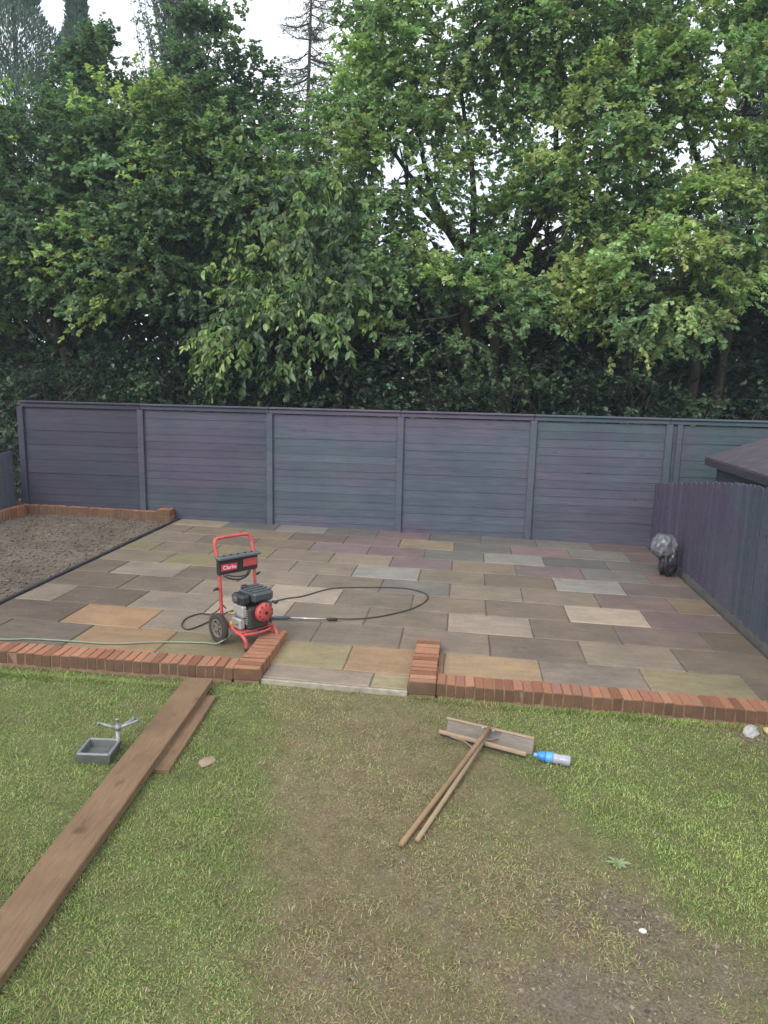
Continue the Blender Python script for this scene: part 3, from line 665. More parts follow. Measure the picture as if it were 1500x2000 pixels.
# the two maples at the left
tree('broad maple at the far left with star shaped leaf clumps', (-8.9,15.2,-.1), (-8.8,15.1,3.2), .16,
     [(-9.0,14.9,5.8,2.2,1.6,1.9,1),(-10.6,14.6,5.0,1.5,1.4,1.5,.8),(-8.3,14.0,4.7,1.5,1.0,1.0,.8)], dict(base, nclump=150, cols=MAPLE+MAPD), 'maple_tree', twigs=50)
tree('maple left of centre with bright clumps hanging over dark hollows', (-5.9,15.0,-.1), (-5.8,15.0,3.2), .15,
     [(-5.9,14.8,5.8,2.0,1.5,1.9,1),(-4.6,14.6,5.5,1.4,1.3,1.6,.8),(-6.3,13.9,4.4,1.3,.9,1.1,.7)], dict(base, nclump=150, cols=MAPLE+MAPD), 'maple_tree', twigs=50)
tree('slim young maple rising above the far left maple', (-8.8,17.0,-.1), (-8.7,17.0,6.0), .09,
     [(-8.5,16.9,8.2,.8,.8,1.5,1),(-8.9,16.9,6.8,1.0,.8,1.2,1)], dict(base, nclump=50, cols=MAPD, clump_r=.4), 'maple_tree', twigs=24)
tree('slim young maple rising above the bright-clumped maple', (-5.9,17.0,-.1), (-5.9,17.0,6.0), .09,
     [(-6.0,16.9,8.6,.9,.8,1.4,1),(-6.7,16.9,7.3,1.2,.8,1.3,.9),(-4.9,16.9,7.3,1.1,.8,1.4,.8)], dict(base, nclump=70, cols=MAPD, clump_r=.4), 'maple_tree', twigs=24)
# drooping long-leaved tree in the middle
tree('drooping tree with long pale leaves hanging over the middle of the fence', (-3.5,14.6,-.1), (-3.4,14.5,2.8), .10,
     [(-3.3,14.2,5.0,1.1,1.1,1.5,1),(-3.4,13.4,3.3,1.4,.8,.75,.8),(-2.6,13.6,4.0,1.0,.9,1.2,.8)],
     dict(nclump=70, nspray=12, nleaf=13, clump_r=.5, spray_len=.55, leaf_l=.135, aspect=.46, cols=HORN+MAPD, front=.7, droop=.4, hang=.35), 'hornbeam_tree', twigs=40, hexa=True)
# oaks at the right
tree('big spreading oak right of centre with forked stems against the sky', (.35,15.6,-.1), (.35,15.4,4.2), .17,
     [(-1.7,15.0,6.2,1.3,1.3,1.9,1),(-.6,15.3,8.7,1.8,1.5,1.6,1),(1.4,15.3,9.0,1.8,1.5,1.7,1),(2.5,14.8,6.7,1.6,1.4,1.6,1),(-.2,13.6,3.6,1.9,.8,.75,.9),(-2.0,14.2,4.3,1.0,1.0,1.0,.8),(1.5,14.5,5.0,1.5,1.0,1.0,.8),(1.2,15.9,7.0,1.2,.9,1.2,.9),(-1.4,15.9,7.9,1.3,.9,1.3,.9),(3.0,15.9,8.3,1.2,.9,1.2,.8),(2.3,15.8,5.9,1.2,.8,.9,.9),(-2.2,15.4,7.4,.7,.8,1.2,.5)],
     dict(base, nclump=370, cols=OAK, leaf_l=.088, aspect=.66, nspray=20, nleaf=28, clump_r=.47), 'oak_tree', stems=[(.25,15.4,4.4),(-.1,15.3,5.2),(.75,15.3,5.0)], twigs=110)
tree('oak at the far right with pale yellow-green leaf tips', (4.6,15.8,-.1), (4.5,15.5,4.2), .15,
     [(4.6,15.2,7.4,1.7,1.5,1.7,1),(3.6,15.6,9.6,2.0,1.4,1.5,1),(6.3,15.3,6.4,1.4,1.4,2.2,.8),(3.4,13.6,4.1,1.3,.9,.95,1),(4.6,14.3,5.2,1.3,1.0,.8,.8),(5.2,15.9,9.0,1.4,1.0,1.4,.8)],
     dict(base, nclump=220, cols=OAK+[(.34,.39,.15)], leaf_l=.088, aspect=.66, nspray=20, nleaf=28, clump_r=.47), 'oak_tree', stems=[(4.5,15.5,4.4),(5.1,15.5,5.0)], twigs=80)
# shrubs and ivy just behind the fence
SH = [(-8.6,'at the left end of the fence'),(-7.2,'behind the first fence panel'),(-5.6,'behind the second fence panel'),(-3.9,'under the drooping tree'),(-2.2,'behind the middle fence panel'),(-.6,'left of the oak trunk'),(1.1,'in front of the oak trunk'),(2.7,'under the right-hand oak'),(4.4,'behind the shed roof'),(6.0,'at the right edge behind the fence')]
for x, pw in SH:
    h = random.uniform(2.3, 2.9); y = 13.1+random.uniform(-.2,.3)
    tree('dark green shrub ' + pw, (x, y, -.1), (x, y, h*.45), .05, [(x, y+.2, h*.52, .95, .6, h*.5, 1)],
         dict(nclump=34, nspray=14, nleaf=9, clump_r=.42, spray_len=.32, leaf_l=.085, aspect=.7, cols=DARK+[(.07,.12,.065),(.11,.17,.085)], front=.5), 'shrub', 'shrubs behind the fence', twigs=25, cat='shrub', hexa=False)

# farther trees that show against the sky
def conifer(label, base, h, r, cols, n=9000, name='conifer_tree', shape='column', leaf=.22, asp=.22):
    root = thing(name, base, label, 'tree'); b = MB(); b.tube([(0,0,-.2),(0.05,0,h*.5),(0,0,h)], [.16,.1,.02], 8); 
    zz = h*rng.random(n)**.85; prof = np.interp(zz/h, [0,.15,.6,.9,1], [.8,1,.8,.35,.05] if shape == 'column' else [.9,1,.6,.25,.03])*r
    lump = 1+.25*np.sin(zz*3.1+rng.integers(0,9))
    an = rng.uniform(0, 6.283, n); rr = prof*lump*(.45+.55*rng.random(n)**.5)
    pos = np.c_[np.cos(an)*rr, np.sin(an)*rr, zz]
    ax = unit(np.c_[np.cos(an)*.5, np.sin(an)*.5, np.full(n,.9)] + rng.normal(size=(n,3))*.3)
    nr = unit(np.c_[np.cos(an), np.sin(an), np.full(n,.3)] + rng.normal(size=(n,3))*.5)
    L = leaf*rng.uniform(.6,1.5,n); col = np.array(cols)[rng.integers(0,len(cols),n)]*rng.uniform(.75,1.25,(n,1))
    for _ in range(30):
        a = random.uniform(0,6.28); z = random.uniform(.1,.9)*h; q = float(np.interp(z/h, [0,.15,.6,.9,1], [.8,1,.8,.35,.05]))*r*.8
        b.tube([(0,0,z),(math.cos(a)*q*.6,math.sin(a)*q*.6,z+q*.5),(math.cos(a)*q,math.sin(a)*q,z+q*1.1)], [.03,.02,.006], 5)
    b.build('trunk', M_BARK, root); leaf_mesh('crown', pos, ax, nr, L, L*asp, col, root, False); return root
BLUE = [(.12,.18,.15),(.15,.215,.17),(.10,.155,.14)]
conifer('columnar cypress at the upper left corner', (-15.0,24,-.2), 19.0, 1.75, BLUE, 50000, leaf=.145, asp=.3)
conifer('cypress standing just right of the corner cypress', (-13.1,24.5,-.2), 15.2, 1.25, BLUE, 36000, leaf=.145, asp=.3)
conifer('dark pine at the upper right corner', (7.6,21.5,-.2), 15.5, 1.7, [(.08,.105,.11),(.10,.125,.125)], 24000, 'pine_tree', 'cone', .3, .12)
# fastigiate poplar with upswept branches
def poplar():
    bx = (-10.7, 27, -.2); root = thing('poplar_tree', bx, 'tall upswept poplar with bare stems showing against the white sky', 'tree')
    b = MB(); b.tube([(0,0,-.2),(0,0,6),(.1,0,18.5)], [.2,.15,.03], 8); P = []
    for k in range(230):
        z = random.uniform(5, 15); a = random.uniform(0, 6.28); r = random.uniform(.5, 1.5); hh = random.uniform(2.0, 4.5)
        pts = [Vector((0,0,z)), Vector((math.cos(a)*r*.7, math.sin(a)*r*.7, z+hh*.4)), Vector((math.cos(a)*r, math.sin(a)*r, z+hh))]
        b.tube(smooth_path(pts, 4), [.03-.0028*i for i in range(9)], 4)
        for t in np.linspace(.25, 1, 14):
            for _ in range(8):
                q = pts[0].lerp(pts[1], min(1, t*2)) if t < .5 else pts[1].lerp(pts[2], t*2-1); P.append((q.x+random.gauss(0,.06), q.y+random.gauss(0,.06), q.z+random.gauss(0,.15)))
    b.build('trunk', M_BARK, root); P = np.array(P); n = len(P)
    leaf_mesh('crown', P, unit(rng.normal(size=(n,3))+[0,0,.6]), unit(rng.normal(size=(n,3))+[0,-.4,.4]), rng.uniform(.07,.13,n), rng.uniform(.05,.09,n), np.array(BLUE)[rng.integers(0,3,n)]*rng.uniform(.8,1.2,(n,1)), root, False)
poplar()
# thin larch with sparse level branches
def larch():
    bx = (-5.6, 24, -.2); root = thing('larch_tree', bx, 'thin sparse larch with fine bare branches left of the oak', 'tree')
    b = MB(); b.tube([(0,0,-.2),(.1,0,7),(.35,0,15.5)], [.14,.1,.02], 7); P = []
    for k in range(200):
        z = random.uniform(5, 15.3); a = random.uniform(0, 6.28); r = (16.8-z)*.26+.4; r *= random.uniform(.6, 1.15)
        x0 = .02*z; e = Vector((x0+math.cos(a)*r, math.sin(a)*r, z+random.uniform(-.1,.35)*r)); s = Vector((x0, 0, z)); mid = s.lerp(e, .5)-Vector((0,0,.12*r))
        path = smooth_path([s, mid, e], 4); b.tube(path, [.022-.002*i for i in range(9)], 4)
        for p in path[2:]:
            for _ in range(3):
                d = Vector((random.gauss(0,1), random.gauss(0,1), random.uniform(-.9,.2))).normalized()*random.uniform(.12,.4); b.tube([p, p+d], [.007,.003], 3, cap=False)
                for t in (.3,.6,1): P.append(tuple(p+d*t))
    b.build('trunk', M_BARK, root); P = np.array(P); n = len(P)
    leaf_mesh('crown', P, unit(rng.normal(size=(n,3))), unit(rng.normal(size=(n,3))), rng.uniform(.05,.12,n), rng.uniform(.02,.035,n), np.array(BLUE)[rng.integers(0,3,n)], root, False)
larch()

# ---------------------------------------------------------------- grass
def blades(name, n, region, lab):
    # denser towards the house, where the lawn is seen closest
    xs = rng.uniform(region[0], region[1], n*2); ys = region[2] + (region[3]-region[2])*rng.random(n*2)**1.35
    gr, br = lawn_map(xs, ys); tuft = 0.5+0.5*vnoise(xs, ys, 31, 2.2)*0.6+0.4*vnoise(xs, ys, 67, 5.1)*0.6
    keep = rng.random(n*2) < np.clip(1.15-br*1.9, 0.12, 1)*(0.5+0.5*gr)*np.clip(0.45+tuft, .2, 1); xs, ys, gr, br = xs[keep][:n], ys[keep][:n], gr[keep][:n]*.9, br[keep][:n]
    inwall = (ys > 5.36) & ((xs > -.39) | (xs < -1.57)); xs, ys, gr, br = xs[~inwall], ys[~inwall], gr[~inwall], br[~inwall]
    # longer tufts the mower missed along the foot of the brick walls
    ex = np.r_[rng.uniform(-4.4, -1.6, 9000), rng.uniform(-.38, 2.85, 12000)]; k0 = ex < -1.5
    ey = np.where(k0, 5.33+.0334*(ex+1.8)-.11, 5.37) - np.abs(rng.normal(size=len(ex)))*.035 - .004
    eg, eb = lawn_map(ex, ey-.05); sel = rng.random(len(ex)) < .25+.75*(.5+.5*vnoise(ex, ey, 11, .7)); ex, ey, eg, eb = ex[sel], ey[sel], eg[sel], eb[sel]
    nlow = len(xs); xs, ys, gr, br = np.r_[xs, ex], np.r_[ys, ey], np.r_[gr, eg*.9], np.r_[br, eb*.3]
    n = len(xs); zs = pz(xs, -0.052)
    green = rng.random(n) < gr*(1-np.clip(br*2,0,1))
    big = 1+.35*vnoise(xs, ys, 3.1, 9.0)+.3*vnoise(xs, ys, 13, 1.4)
    h = np.where(green, rng.uniform(.010,.030,n), rng.uniform(.008,.028,n))*big; h = np.where(rng.random(n) < .012, h*2.2, h); h[nlow:] *= 1.7; w = rng.uniform(.0011,.0025,n)
    a = rng.uniform(0, 6.283, n); lean = np.where(green, rng.uniform(.25,1.1,n), rng.uniform(.6,1.5,n))
    dx, dy = np.cos(a)*np.sin(lean), np.sin(a)*np.sin(lean); dz = np.cos(lean)
    px, py = -np.sin(a)*w, np.cos(a)*w
    P = np.c_[xs, ys, zs]; D = np.c_[dx, dy, dz]*h[:,None]; S = np.c_[px, py, np.zeros(n)]
    bend = np.c_[dx, dy, -np.abs(dz)*.3]*h[:,None]*.35
    V = np.stack([P, P+D*.5+S, P+D*.5-S, P+D+bend], 1)
    g1 = np.array([(.215,.30,.085),(.27,.345,.10),(.165,.245,.07),(.32,.365,.14)])[rng.integers(0,4,n)]
    g2 = np.array([(.37,.30,.165),(.44,.365,.22),(.28,.225,.12),(.31,.275,.13)])[rng.integers(0,4,n)]
    col = np.where(green[:,None], g1, g2)*rng.uniform(.7,1.3,(n,1))*(1+.16*vnoise(xs, ys, 2.3, 6.0)+.14*vnoise(xs, ys, 9, 3.3))[:,None]*(1+.30*green*np.clip((xs-.1)/1.0, 0, 1))[:,None]
    F3 = np.array([(0,1,2),(2,1,3)]); F = (F3[None]+4*np.arange(n)[:,None,None]).reshape(-1,3)
    o = np_mesh(name, V.reshape(-1,3), F, np.repeat(col, 4, 0), M_GRASS); tag(o, lab, 'grass', kind='stuff')
blades('grass', 385000, (-4.4, 3.2, 1.7, 5.42), 'short patchy lawn grass, green at the sides and straw coloured in the middle')

# ---------------------------------------------------------------- timber lying on the lawn
def plank(p0, p1, w, t, h0, h1, label):
    d = Vector((p1[0]-p0[0], p1[1]-p0[1], pz(p1[0],h1)-pz(p0[0],h0))); L = d.length
    o0 = Vector((p0[0], p0[1], pz(p0[0], h0)))
    b = MB(); n = 14; v = []; f = []
    for i in range(n+1):
        y = L*i/n; e = [random.uniform(-.002,.002) for _ in range(4)]; c = 0.005
        sec = [(-w/2+e[0],0),(w/2+e[1],0),(w/2+e[1],t-c),(w/2-c+e[1],t),(-w/2+c+e[0],t),(-w/2+e[0],t-c)]
        v += [(x, y, z + (random.uniform(-.0012,.0012) if z else 0)) for x, z in sec]
    for i in range(n):
        for k in range(6): f.append((i*6+k, i*6+(k+1)%6, i*6+6+(k+1)%6, i*6+6+k))
    f = [q[::-1] for q in f] + [tuple(range(6)), tuple(n*6+k for k in range(6))[::-1]]
    b.add(v, f)
    o = b.build('timber_plank', M_WOODB, loc=o0)
    yaw = math.atan2(d.y, d.x)-math.pi/2; o.rotation_euler = Euler((math.asin(d.z/L), TILT*0, yaw), 'XYZ')
    tag(o, label, 'plank'); return o
plank((-1.795, 1.1), (-2.025, 5.215), 0.222, 0.050, -0.050, -0.018, 'long brown timber plank lying across the lawn up to the left brick wall')
plank((-1.845, 3.95), (-1.925, 5.03), 0.20, 0.032, -0.052, -0.052, 'lower timber plank peeping out under the right side of the long plank')

# ---------------------------------------------------------------- two wooden hand tools
def hp(x, y, h): return Vector((x, y, pz(x, h)))
t1 = thing('lute_rake', hp(0.24, 4.75, -0.05), 'wooden lute with a broad greyed board head lying on the lawn, darker handle', 'lute')
O1 = t1.location
def rel(v, o): return tuple(Vector(v)-o)
def bar(parent, name, a, bq, r1, r2, mat, o, up=Vector((0,0,1))):
    """rectangular bar between two points: r1 = half width sideways, r2 = half height"""
    a, bq = Vector(a), Vector(bq); d = bq-a; L = d.length; x = d/L; y = up.cross(x).normalized(); z = x.cross(y)
    M = Matrix(((x.x,y.x,z.x,a.x-o.x),(x.y,y.y,z.y,a.y-o.y),(x.z,y.z,z.z,a.z-o.z),(0,0,0,1)))
    b = MB(); b.cbox(0, L, -r1, r1, -r2, r2, min(r1, r2)*0.3, M=None)
    ob = b.build(name, mat, parent); ob.matrix_local = M; return ob
tilt_up = Vector((0.05, 0.35, 0.9)).normalized()
bar(t1, 'blade', hp(-0.055, 4.845, -0.002), hp(0.535, 4.655, -0.002), 0.009, 0.052, M_WOODG, O1, tilt_up)
bar(t1, 'top_strip', hp(-0.06, 4.862, 0.052), hp(0.54, 4.672, 0.052), 0.013, 0.008, M_WOODL, O1, tilt_up)
b = MB(); pth = [hp(0.252, 4.80, 0.055), hp(0.17, 4.60, 0.035), hp(0.0, 4.17, 0.0), hp(-0.262, 3.485, -0.03)]
b.tube([rel(p, O1) for p in pth], [.016,.016,.0155,.015], 10); b.build('handle', M_WOODD, t1, smooth=True)
b = MB(); b.tube([rel(hp(0.19,4.66,0.02), O1), rel(hp(0.15,4.77,0.0), O1)], [.005,.005], 6); b.tube([rel(hp(0.21,4.65,0.02), O1), rel(hp(0.30,4.72,0.0), O1)], [.005,.005], 6); b.build('brace', M_WOODG, t1)
for q in ((0.19, 4.73), (0.262, 4.705)):
    b = MB(); b.lathe([(.008,0),(.008,.006),(.004,.009)], 8); b.build('bolt', M_STEEL, t1, loc=rel(hp(q[0], q[1], 0.062), O1))
t2 = thing('wooden_rake', hp(0.185, 4.64, -0.05), 'pale wooden squeegee with a thin bar head lying on the lawn, nearer the bottle', 'squeegee')
O2 = t2.location
bar(t2, 'head', hp(-0.108, 4.735, 0.008), hp(0.478, 4.545, -0.002), 0.014, 0.011, M_WOODL, O2)
bar(t2, 'shade_strip', hp(-0.10, 4.735, -0.012), hp(0.47, 4.548, -0.021), 0.004, 0.012, M_RUBBER, O2)  # dark strip added under the head, standing in for the shade there
b = MB(); pth = [hp(0.205, 4.66, 0.018), hp(0.06, 4.25, -0.012), hp(-0.178, 3.545, -0.033)]
b.tube([rel(p, O2) for p in pth], [.0145,.0145,.014], 10); b.build('handle', M_WOODL, t2, smooth=True)
b = MB(); b.tube([rel(hp(-0.03,4.70,-0.004), O2), rel(hp(0.07,4.66,-.012), O2), rel(hp(0.15,4.52,0.0), O2)], .006, 6); b.build('brace', M_WOODG, t2)

# ---------------------------------------------------------------- bottle
bt = thing('bottle', hp(0.53, 4.57, -0.012), 'blue topped drinks bottle with a grey body lying on the lawn by the tools', 'bottle')
dirv = (hp(0.765, 4.525, -0.012)-hp(0.53, 4.57, -0.012)).normalized()
q = dirv.to_track_quat('Z', 'Y').to_matrix().to_4x4()
M_BLUE = mat_plain('blue_plastic', (0.045, 0.22, 0.55), 0.35, 0.5, var=0.1)
M_CLEAR = mat_plain('frosted_plastic', (0.34, 0.35, 0.40), 0.25, 0.5, var=0.12, scale=18)
def lobj(name, prof, mat, parent, seg=18):
    b = MB(); b.lathe(prof, seg, q); return b.build(name, mat, parent, smooth=True)
lobj('nozzle', [(.008,0),(.012,.004),(.013,.022),(.010,.026)], mat_plain('pale_blue', (.16,.38,.68), .4, .4), bt)
lobj('cap', [(.018,.024),(.024,.028),(.029,.045),(.033,.062),(.033,.078)], M_BLUE, bt)
lobj('shoulder', [(.032,.0785),(.035,.085),(.0355,.115),(.0345,.125)], mat_plain('sleeve_blue', (.10,.33,.66), .4, .4), bt)
lobj('body', [(.034,.1255),(.0345,.15),(.031,.165),(.031,.18),(.035,.192),(.035,.23),(.031,.238),(.010,.24)], M_CLEAR, bt)

# ---------------------------------------------------------------- lawn sprinkler
sp = thing('lawn_sprinkler', hp(-2.27, 4.09, -0.05), 'grey lawn sprinkler with three silver arms on a square tray, by the long plank', 'sprinkler', rot=(0, TILT, 0.12))
M_FIT = mat_plain('dull_zinc', (0.27, 0.275, 0.27), 0.5, 0.4, 0.4, var=0.3, scale=35)
b = MB(); wo, wi, hh = 0.108, 0.088, 0.062
def ring(w, z): return [(-w,-w,z),(w,-w,z),(w,w,z),(-w,w,z)]
v = ring(wo*.92, 0) + ring(wo, hh) + ring(wi, hh) + ring(wi*.9, 0.025); f = []
for r in range(3):
    for k in range(4): f.append((r*4+k, r*4+(k+1)%4, r*4+4+(k+1)%4, r*4+4+k))
f += [(3,2,1,0), (12,13,14,15)]
b.add(v, f); tr = b.build('tray', mat_plain('tray_grey', (0.10, 0.112, 0.10), 0.55, 0.35, var=0.2, scale=15), sp)
b = MB()
for k in range(4):
    a = ring((wo+wi)/2, hh+.002)[k]; c = ring((wo+wi)/2, hh+.002)[(k+1)%4]; b.tube([a, c], .009, 6)
b.build('rim', mat_plain('pale_grey_plastic', (.2,.215,.22), .5, .4), sp)
b = MB(); b.lathe([(.024,0),(.024,.02),(.014,.03),(.014,.15)], 14); pst = b.build('riser', M_FIT, sp, True, loc=(0.085, 0.10, 0.0))
HC = Vector((0.085, 0.10, 0.145))
b = MB(); b.lathe([(.019,-.012),(.019,.018),(.011,.022),(.011,.06),(.013,.061),(.013,.068)], 12); b.build('hub', M_FIT, sp, True, loc=HC)
for an, dz in ((math.radians(172), .02), (math.radians(25), .03), (math.radians(55), .015)):
    e = HC + Vector((math.cos(an)*.125, math.sin(an)*.125, dz)); mid = HC.lerp(e, .5)
    b = MB(); b.tube([HC, mid, e, e+Vector((math.cos(an+1.2)*.018, math.sin(an+1.2)*.018, .006))], [.013,.011,.010,.009], 8); a_ = b.build('arm', M_FIT, sp, True)
    b = MB(); b.tube([e, e+Vector((math.cos(an), math.sin(an), 0))*.012], .012, 8); b.build('nozzle', M_GREYP, a_)

# ---------------------------------------------------------------- pressure washer
WA = math.atan2(0.78, 0.63)         # across direction
pw = thing('pressure_washer', hp(-2.02, 6.255, 0.002), 'red framed petrol pressure washer with black engine standing on the patio', 'pressure washer', rot=(0, 0, WA))
# local x = across, local -y = forward (towards the wall return)
def T(u, f_, z): return Vector((u, -f_, z))
Ry = Matrix.Rotation(math.pi/2, 4, 'Y')
M_RIM = mat_plain('wheel_rim', (.15,.13,.11), .6, .3)
for u in (-.235, .235):
    w_ = thing('wheel', (0,0,0), None, None); w_.parent = pw; w_.location = T(u, 0, .137)
    b = MB(); b.lathe_open([(.089,-.02),(.118,-.026),(.134,-.02),(.137,-.008),(.137,.008),(.134,.02),(.118,.026),(.089,.02)], 28, Ry); b.build('tyre', M_RUBBER, w_, True)
    b = MB(); rr_ = [(.088,-.02),(.088,.02),(.070,.016),(.070,-.016)]
    vv = [Ry @ Vector((r_*math.cos(2*math.pi*k/24), r_*math.sin(2*math.pi*k/24), z_)) for r_, z_ in rr_ for k in range(24)]
    b.add(vv, [(j*24+k, j*24+(k+1)%24, ((j+1)%4)*24+(k+1)%24, ((j+1)%4)*24+k) for j in range(4) for k in range(24)]); b.build('rim', M_RIM, w_, True)
    b = MB()
    for k in range(6):
        a = k*math.pi/3; M = Matrix.Rotation(a, 4, 'X'); b.cbox(-.012, .012, -.012, .012, .02, .075, .003, M)
    b.lathe([(.026,-.024),(.026,.024)], 12, Ry); b.build('spokes', M_RIM, w_)
b = MB(); b.tube([T(-.25,0,.137), T(.25,0,.137)], .009, 8); b.build('axle', M_STEEL, pw)
# frame rails sweeping forward to the feet
for s in (-1, 1):
    b = MB(); pts = smooth_path([T(.175*s,-.05,.235), T(.175*s,.04,.20), T(.175*s,.17,.145), T(.172*s,.27,.13), T(.17*s,.325,.10), T(.168*s,.345,.05), T(.168*s,.345,.012)], 5)
    b.tube(pts, .0165, 10); fr = b.build('frame_rail', M_RED, pw, True)
    b = MB(); b.lathe([(.022,0),(.022,.02),(.018,.03)], 12); b.build('rubber_foot', M_RUBBER, fr, loc=T(.168*s,.345,0))
b = MB(); b.tube(smooth_path([T(-.172,.25,.128), T(-.09,.30,.126), T(.09,.30,.126), T(.172,.25,.128)], 5), .014, 8); b.build('cross_tube', M_RED, pw, True)
b = MB(); b.cbox(-.17,.17,-.28,-.02,.146,.153,.002); b.build('base_plate', M_RED, pw)
# handle
pts = [T(-.185,-.02,.17), T(-.187,-.035,.45), T(-.190,-.055,.72), T(-.195,-.075,.80), T(-.195,-.105,.89), T(-.178,-.118,.925), T(-.145,-.122,.937), T(0,-.124,.940), T(.145,-.122,.937), T(.178,-.118,.925), T(.195,-.105,.89), T(.195,-.075,.80), T(.190,-.055,.72), T(.187,-.035,.45), T(.185,-.02,.17)]
b = MB(); b.tube(smooth_path(pts, 4), .0165, 10); hd = b.build('handle', M_RED, pw, True)
for s, z in ((-1,.49), (1,.56)):
    b = MB(); b.tube([T(.187*s,-.045,z), T(.187*s+.045*s,-.045,z)], .013, 8); b.tube([T(.187*s+.045*s,-.075,z-.018), T(.187*s+.045*s,-.02,z+.018)], .009, 6); b.build('clamp_knob', M_BLACKP, pw)
# accessory panel between the uprights
b = MB(); b.cbox(-.215,.215,.02,.062,.615,.775,.012); pan = b.build('panel', M_BLACKP, pw); pan.location = (0, 0, 0)
b = MB(); b.cbox(-.222,.222,-.022,.074,.76,.785,.006); b.build('panel_shelf', M_GREYP, pw)
b = MB()
for k in range(5): b.lathe([(.010,0),(.010,.010),(.006,.014)], 10, Matrix.Translation((-.15+.075*k, .03, .783)))
b.build('nozzle_tips', M_BLACKP, pw)
b = MB(); b.cbox(-.185,-.02,.010,.018,.652,.715,.003); lab1 = b.build('badge', mat_plain('badge_red', (.62,.05,.09), .35, .4, var=.05), pw)
b = MB(); b.cbox(.045,.195,.010,.018,.66,.735,.003); b.build('warning_panel', M_RED, pw)
fc = bpy.data.curves.new('badge_text', 'FONT'); fc.body = 'Clarke'; fc.size = .052; fc.align_x = 'CENTER'; fc.extrude = .001
fo = bpy.data.objects.new('badge_text', fc); C.objects.link(fo)
dg = bpy.context.evaluated_depsgraph_get(); tme = bpy.data.meshes.new_from_object(fo.evaluated_get(dg)); bpy.data.objects.remove(fo)
tme.materials.clear(); link('lettering', tme, mat_plain('white_print', (.85,.8,.82), .4, .4, var=.03), lab1, (-.1025, .0075, .667), (math.pi/2, 0, 0))
# hooks below the panel and a looped cable
b = MB(); b.tube(smooth_path([Vector((-.17,.01,.615)), Vector((-.10,.0,.575)), Vector((0,-.005,.555)), Vector((.08,0,.575)), Vector((.12,.01,.615))], 6), .007, 6); b.tube(smooth_path([Vector((-.15,.0,.62)), Vector((-.05,-.01,.59)), Vector((.06,-.005,.585)), Vector((.10,.01,.62))], 6), .006, 6); b.build('cable_loop', M_BLACKP, pw, True)
# engine
b = MB(); b.cbox(-.10,.12,-.29,-.06,.155,.36,.02); b.build('engine_block', mat_plain('engine_black', (.045,.042,.038), .6, .3, var=.35), pw)
b = MB()
for k in range(7): b.cbox(-.112,.132,-.27,-.09,.21+.02*k,.217+.02*k,.002)
b.build('cooling_fins', M_ALLOY, pw)
b = MB(); b.cbox(-.06,.16,-.31,-.05,.40,.495,.022); tk = b.build('fuel_tank', mat_plain('tank_grey', (.05,.062,.066), .35, .5), pw)
for k in range(4):
    b = MB(); b.cbox(-.05,.15,-.285+.062*k,-.255+.062*k,.494,.508,.006); b.build('rib', mat_plain('tank_rib', (.075,.09,.095), .35, .5), tk)
b = MB(); b.lathe([(.026,0),(.028,.006),(.028,.022),(.02,.028)], 16); b.build('filler_cap', M_BLACKP, tk, True, loc=(-.02,-.10,.497))
b = MB(); b.cbox(-.16,-.065,-.27,-.09,.39,.48,.02); mf = b.build('air_filter', M_BLACKP, pw)
b = MB(); b.lathe([(.035,0),(.035,.02),(.024,.028)], 18, Matrix.Translation((-.16,-.18,.435)) @ Matrix.Rotation(-math.pi/2, 4, 'Y')); b.build('filter_cap', mat_plain('filter_cap', (.09,.085,.09), .5, .3), mf, True)
b = MB(); b.cbox(-.15,-.10,-.26,-.11,.27,.38,.012); b.build('carburettor', M_ALLOY, pw)
b = MB(); b.cbox(-.165,-.105,-.24,-.10,.16,.26,.012); b.build('pump', M_ALLOY, pw)
b = MB(); b.tube([Vector((-.165,-.16,.30)), Vector((-.22,-.14,.31))], .014, 8); b.tube([Vector((-.165,-.20,.22)), Vector((-.215,-.20,.22))], .012, 8); b.build('coupling', mat_plain('brass', (.42,.31,.12), .4, .5, .6), pw)
Mf = Matrix.Translation((.04, -.30, .31)) @ Matrix.Rotation(math.pi/2, 4, 'X')
b = MB(); b.lathe([(.088,0),(.088,.03),(.080,.046),(.045,.056),(.02,.058)], 26, Mf); rc = b.build('recoil_cover', M_RED, pw, True)
b = MB()
for k in range(10):
    a = k*math.pi/5; b.cbox(-.006,.006,.04,.078,.047,.052,.001, Mf @ Matrix.Rotation(a, 4, 'Z'))
b.lathe([(.018,.056),(.018,.062)], 12, Mf); b.build('vent_slots', M_BLACKP, rc)
b = MB(); b.tube(smooth_path([Vector((.12,-.33,.40)), Vector((.15,-.345,.38)), Vector((.18,-.33,.385))], 4), .011, 6); b.build('pull_handle', M_BLACKP, rc, True)
b = MB(); b.cbox(.122,.18,-.26,-.10,.27,.37,.015); b.build('exhaust', mat_plain('exhaust', (.16,.15,.14), .5, .4, .6), pw)
b = MB(); b.cbox(-.172,-.11,-.13,-.05,.158,.20,.006); b.build('warning_label', mat_plain('yellow_label', (.60,.44,.10), .5, .3, var=.05), pw)

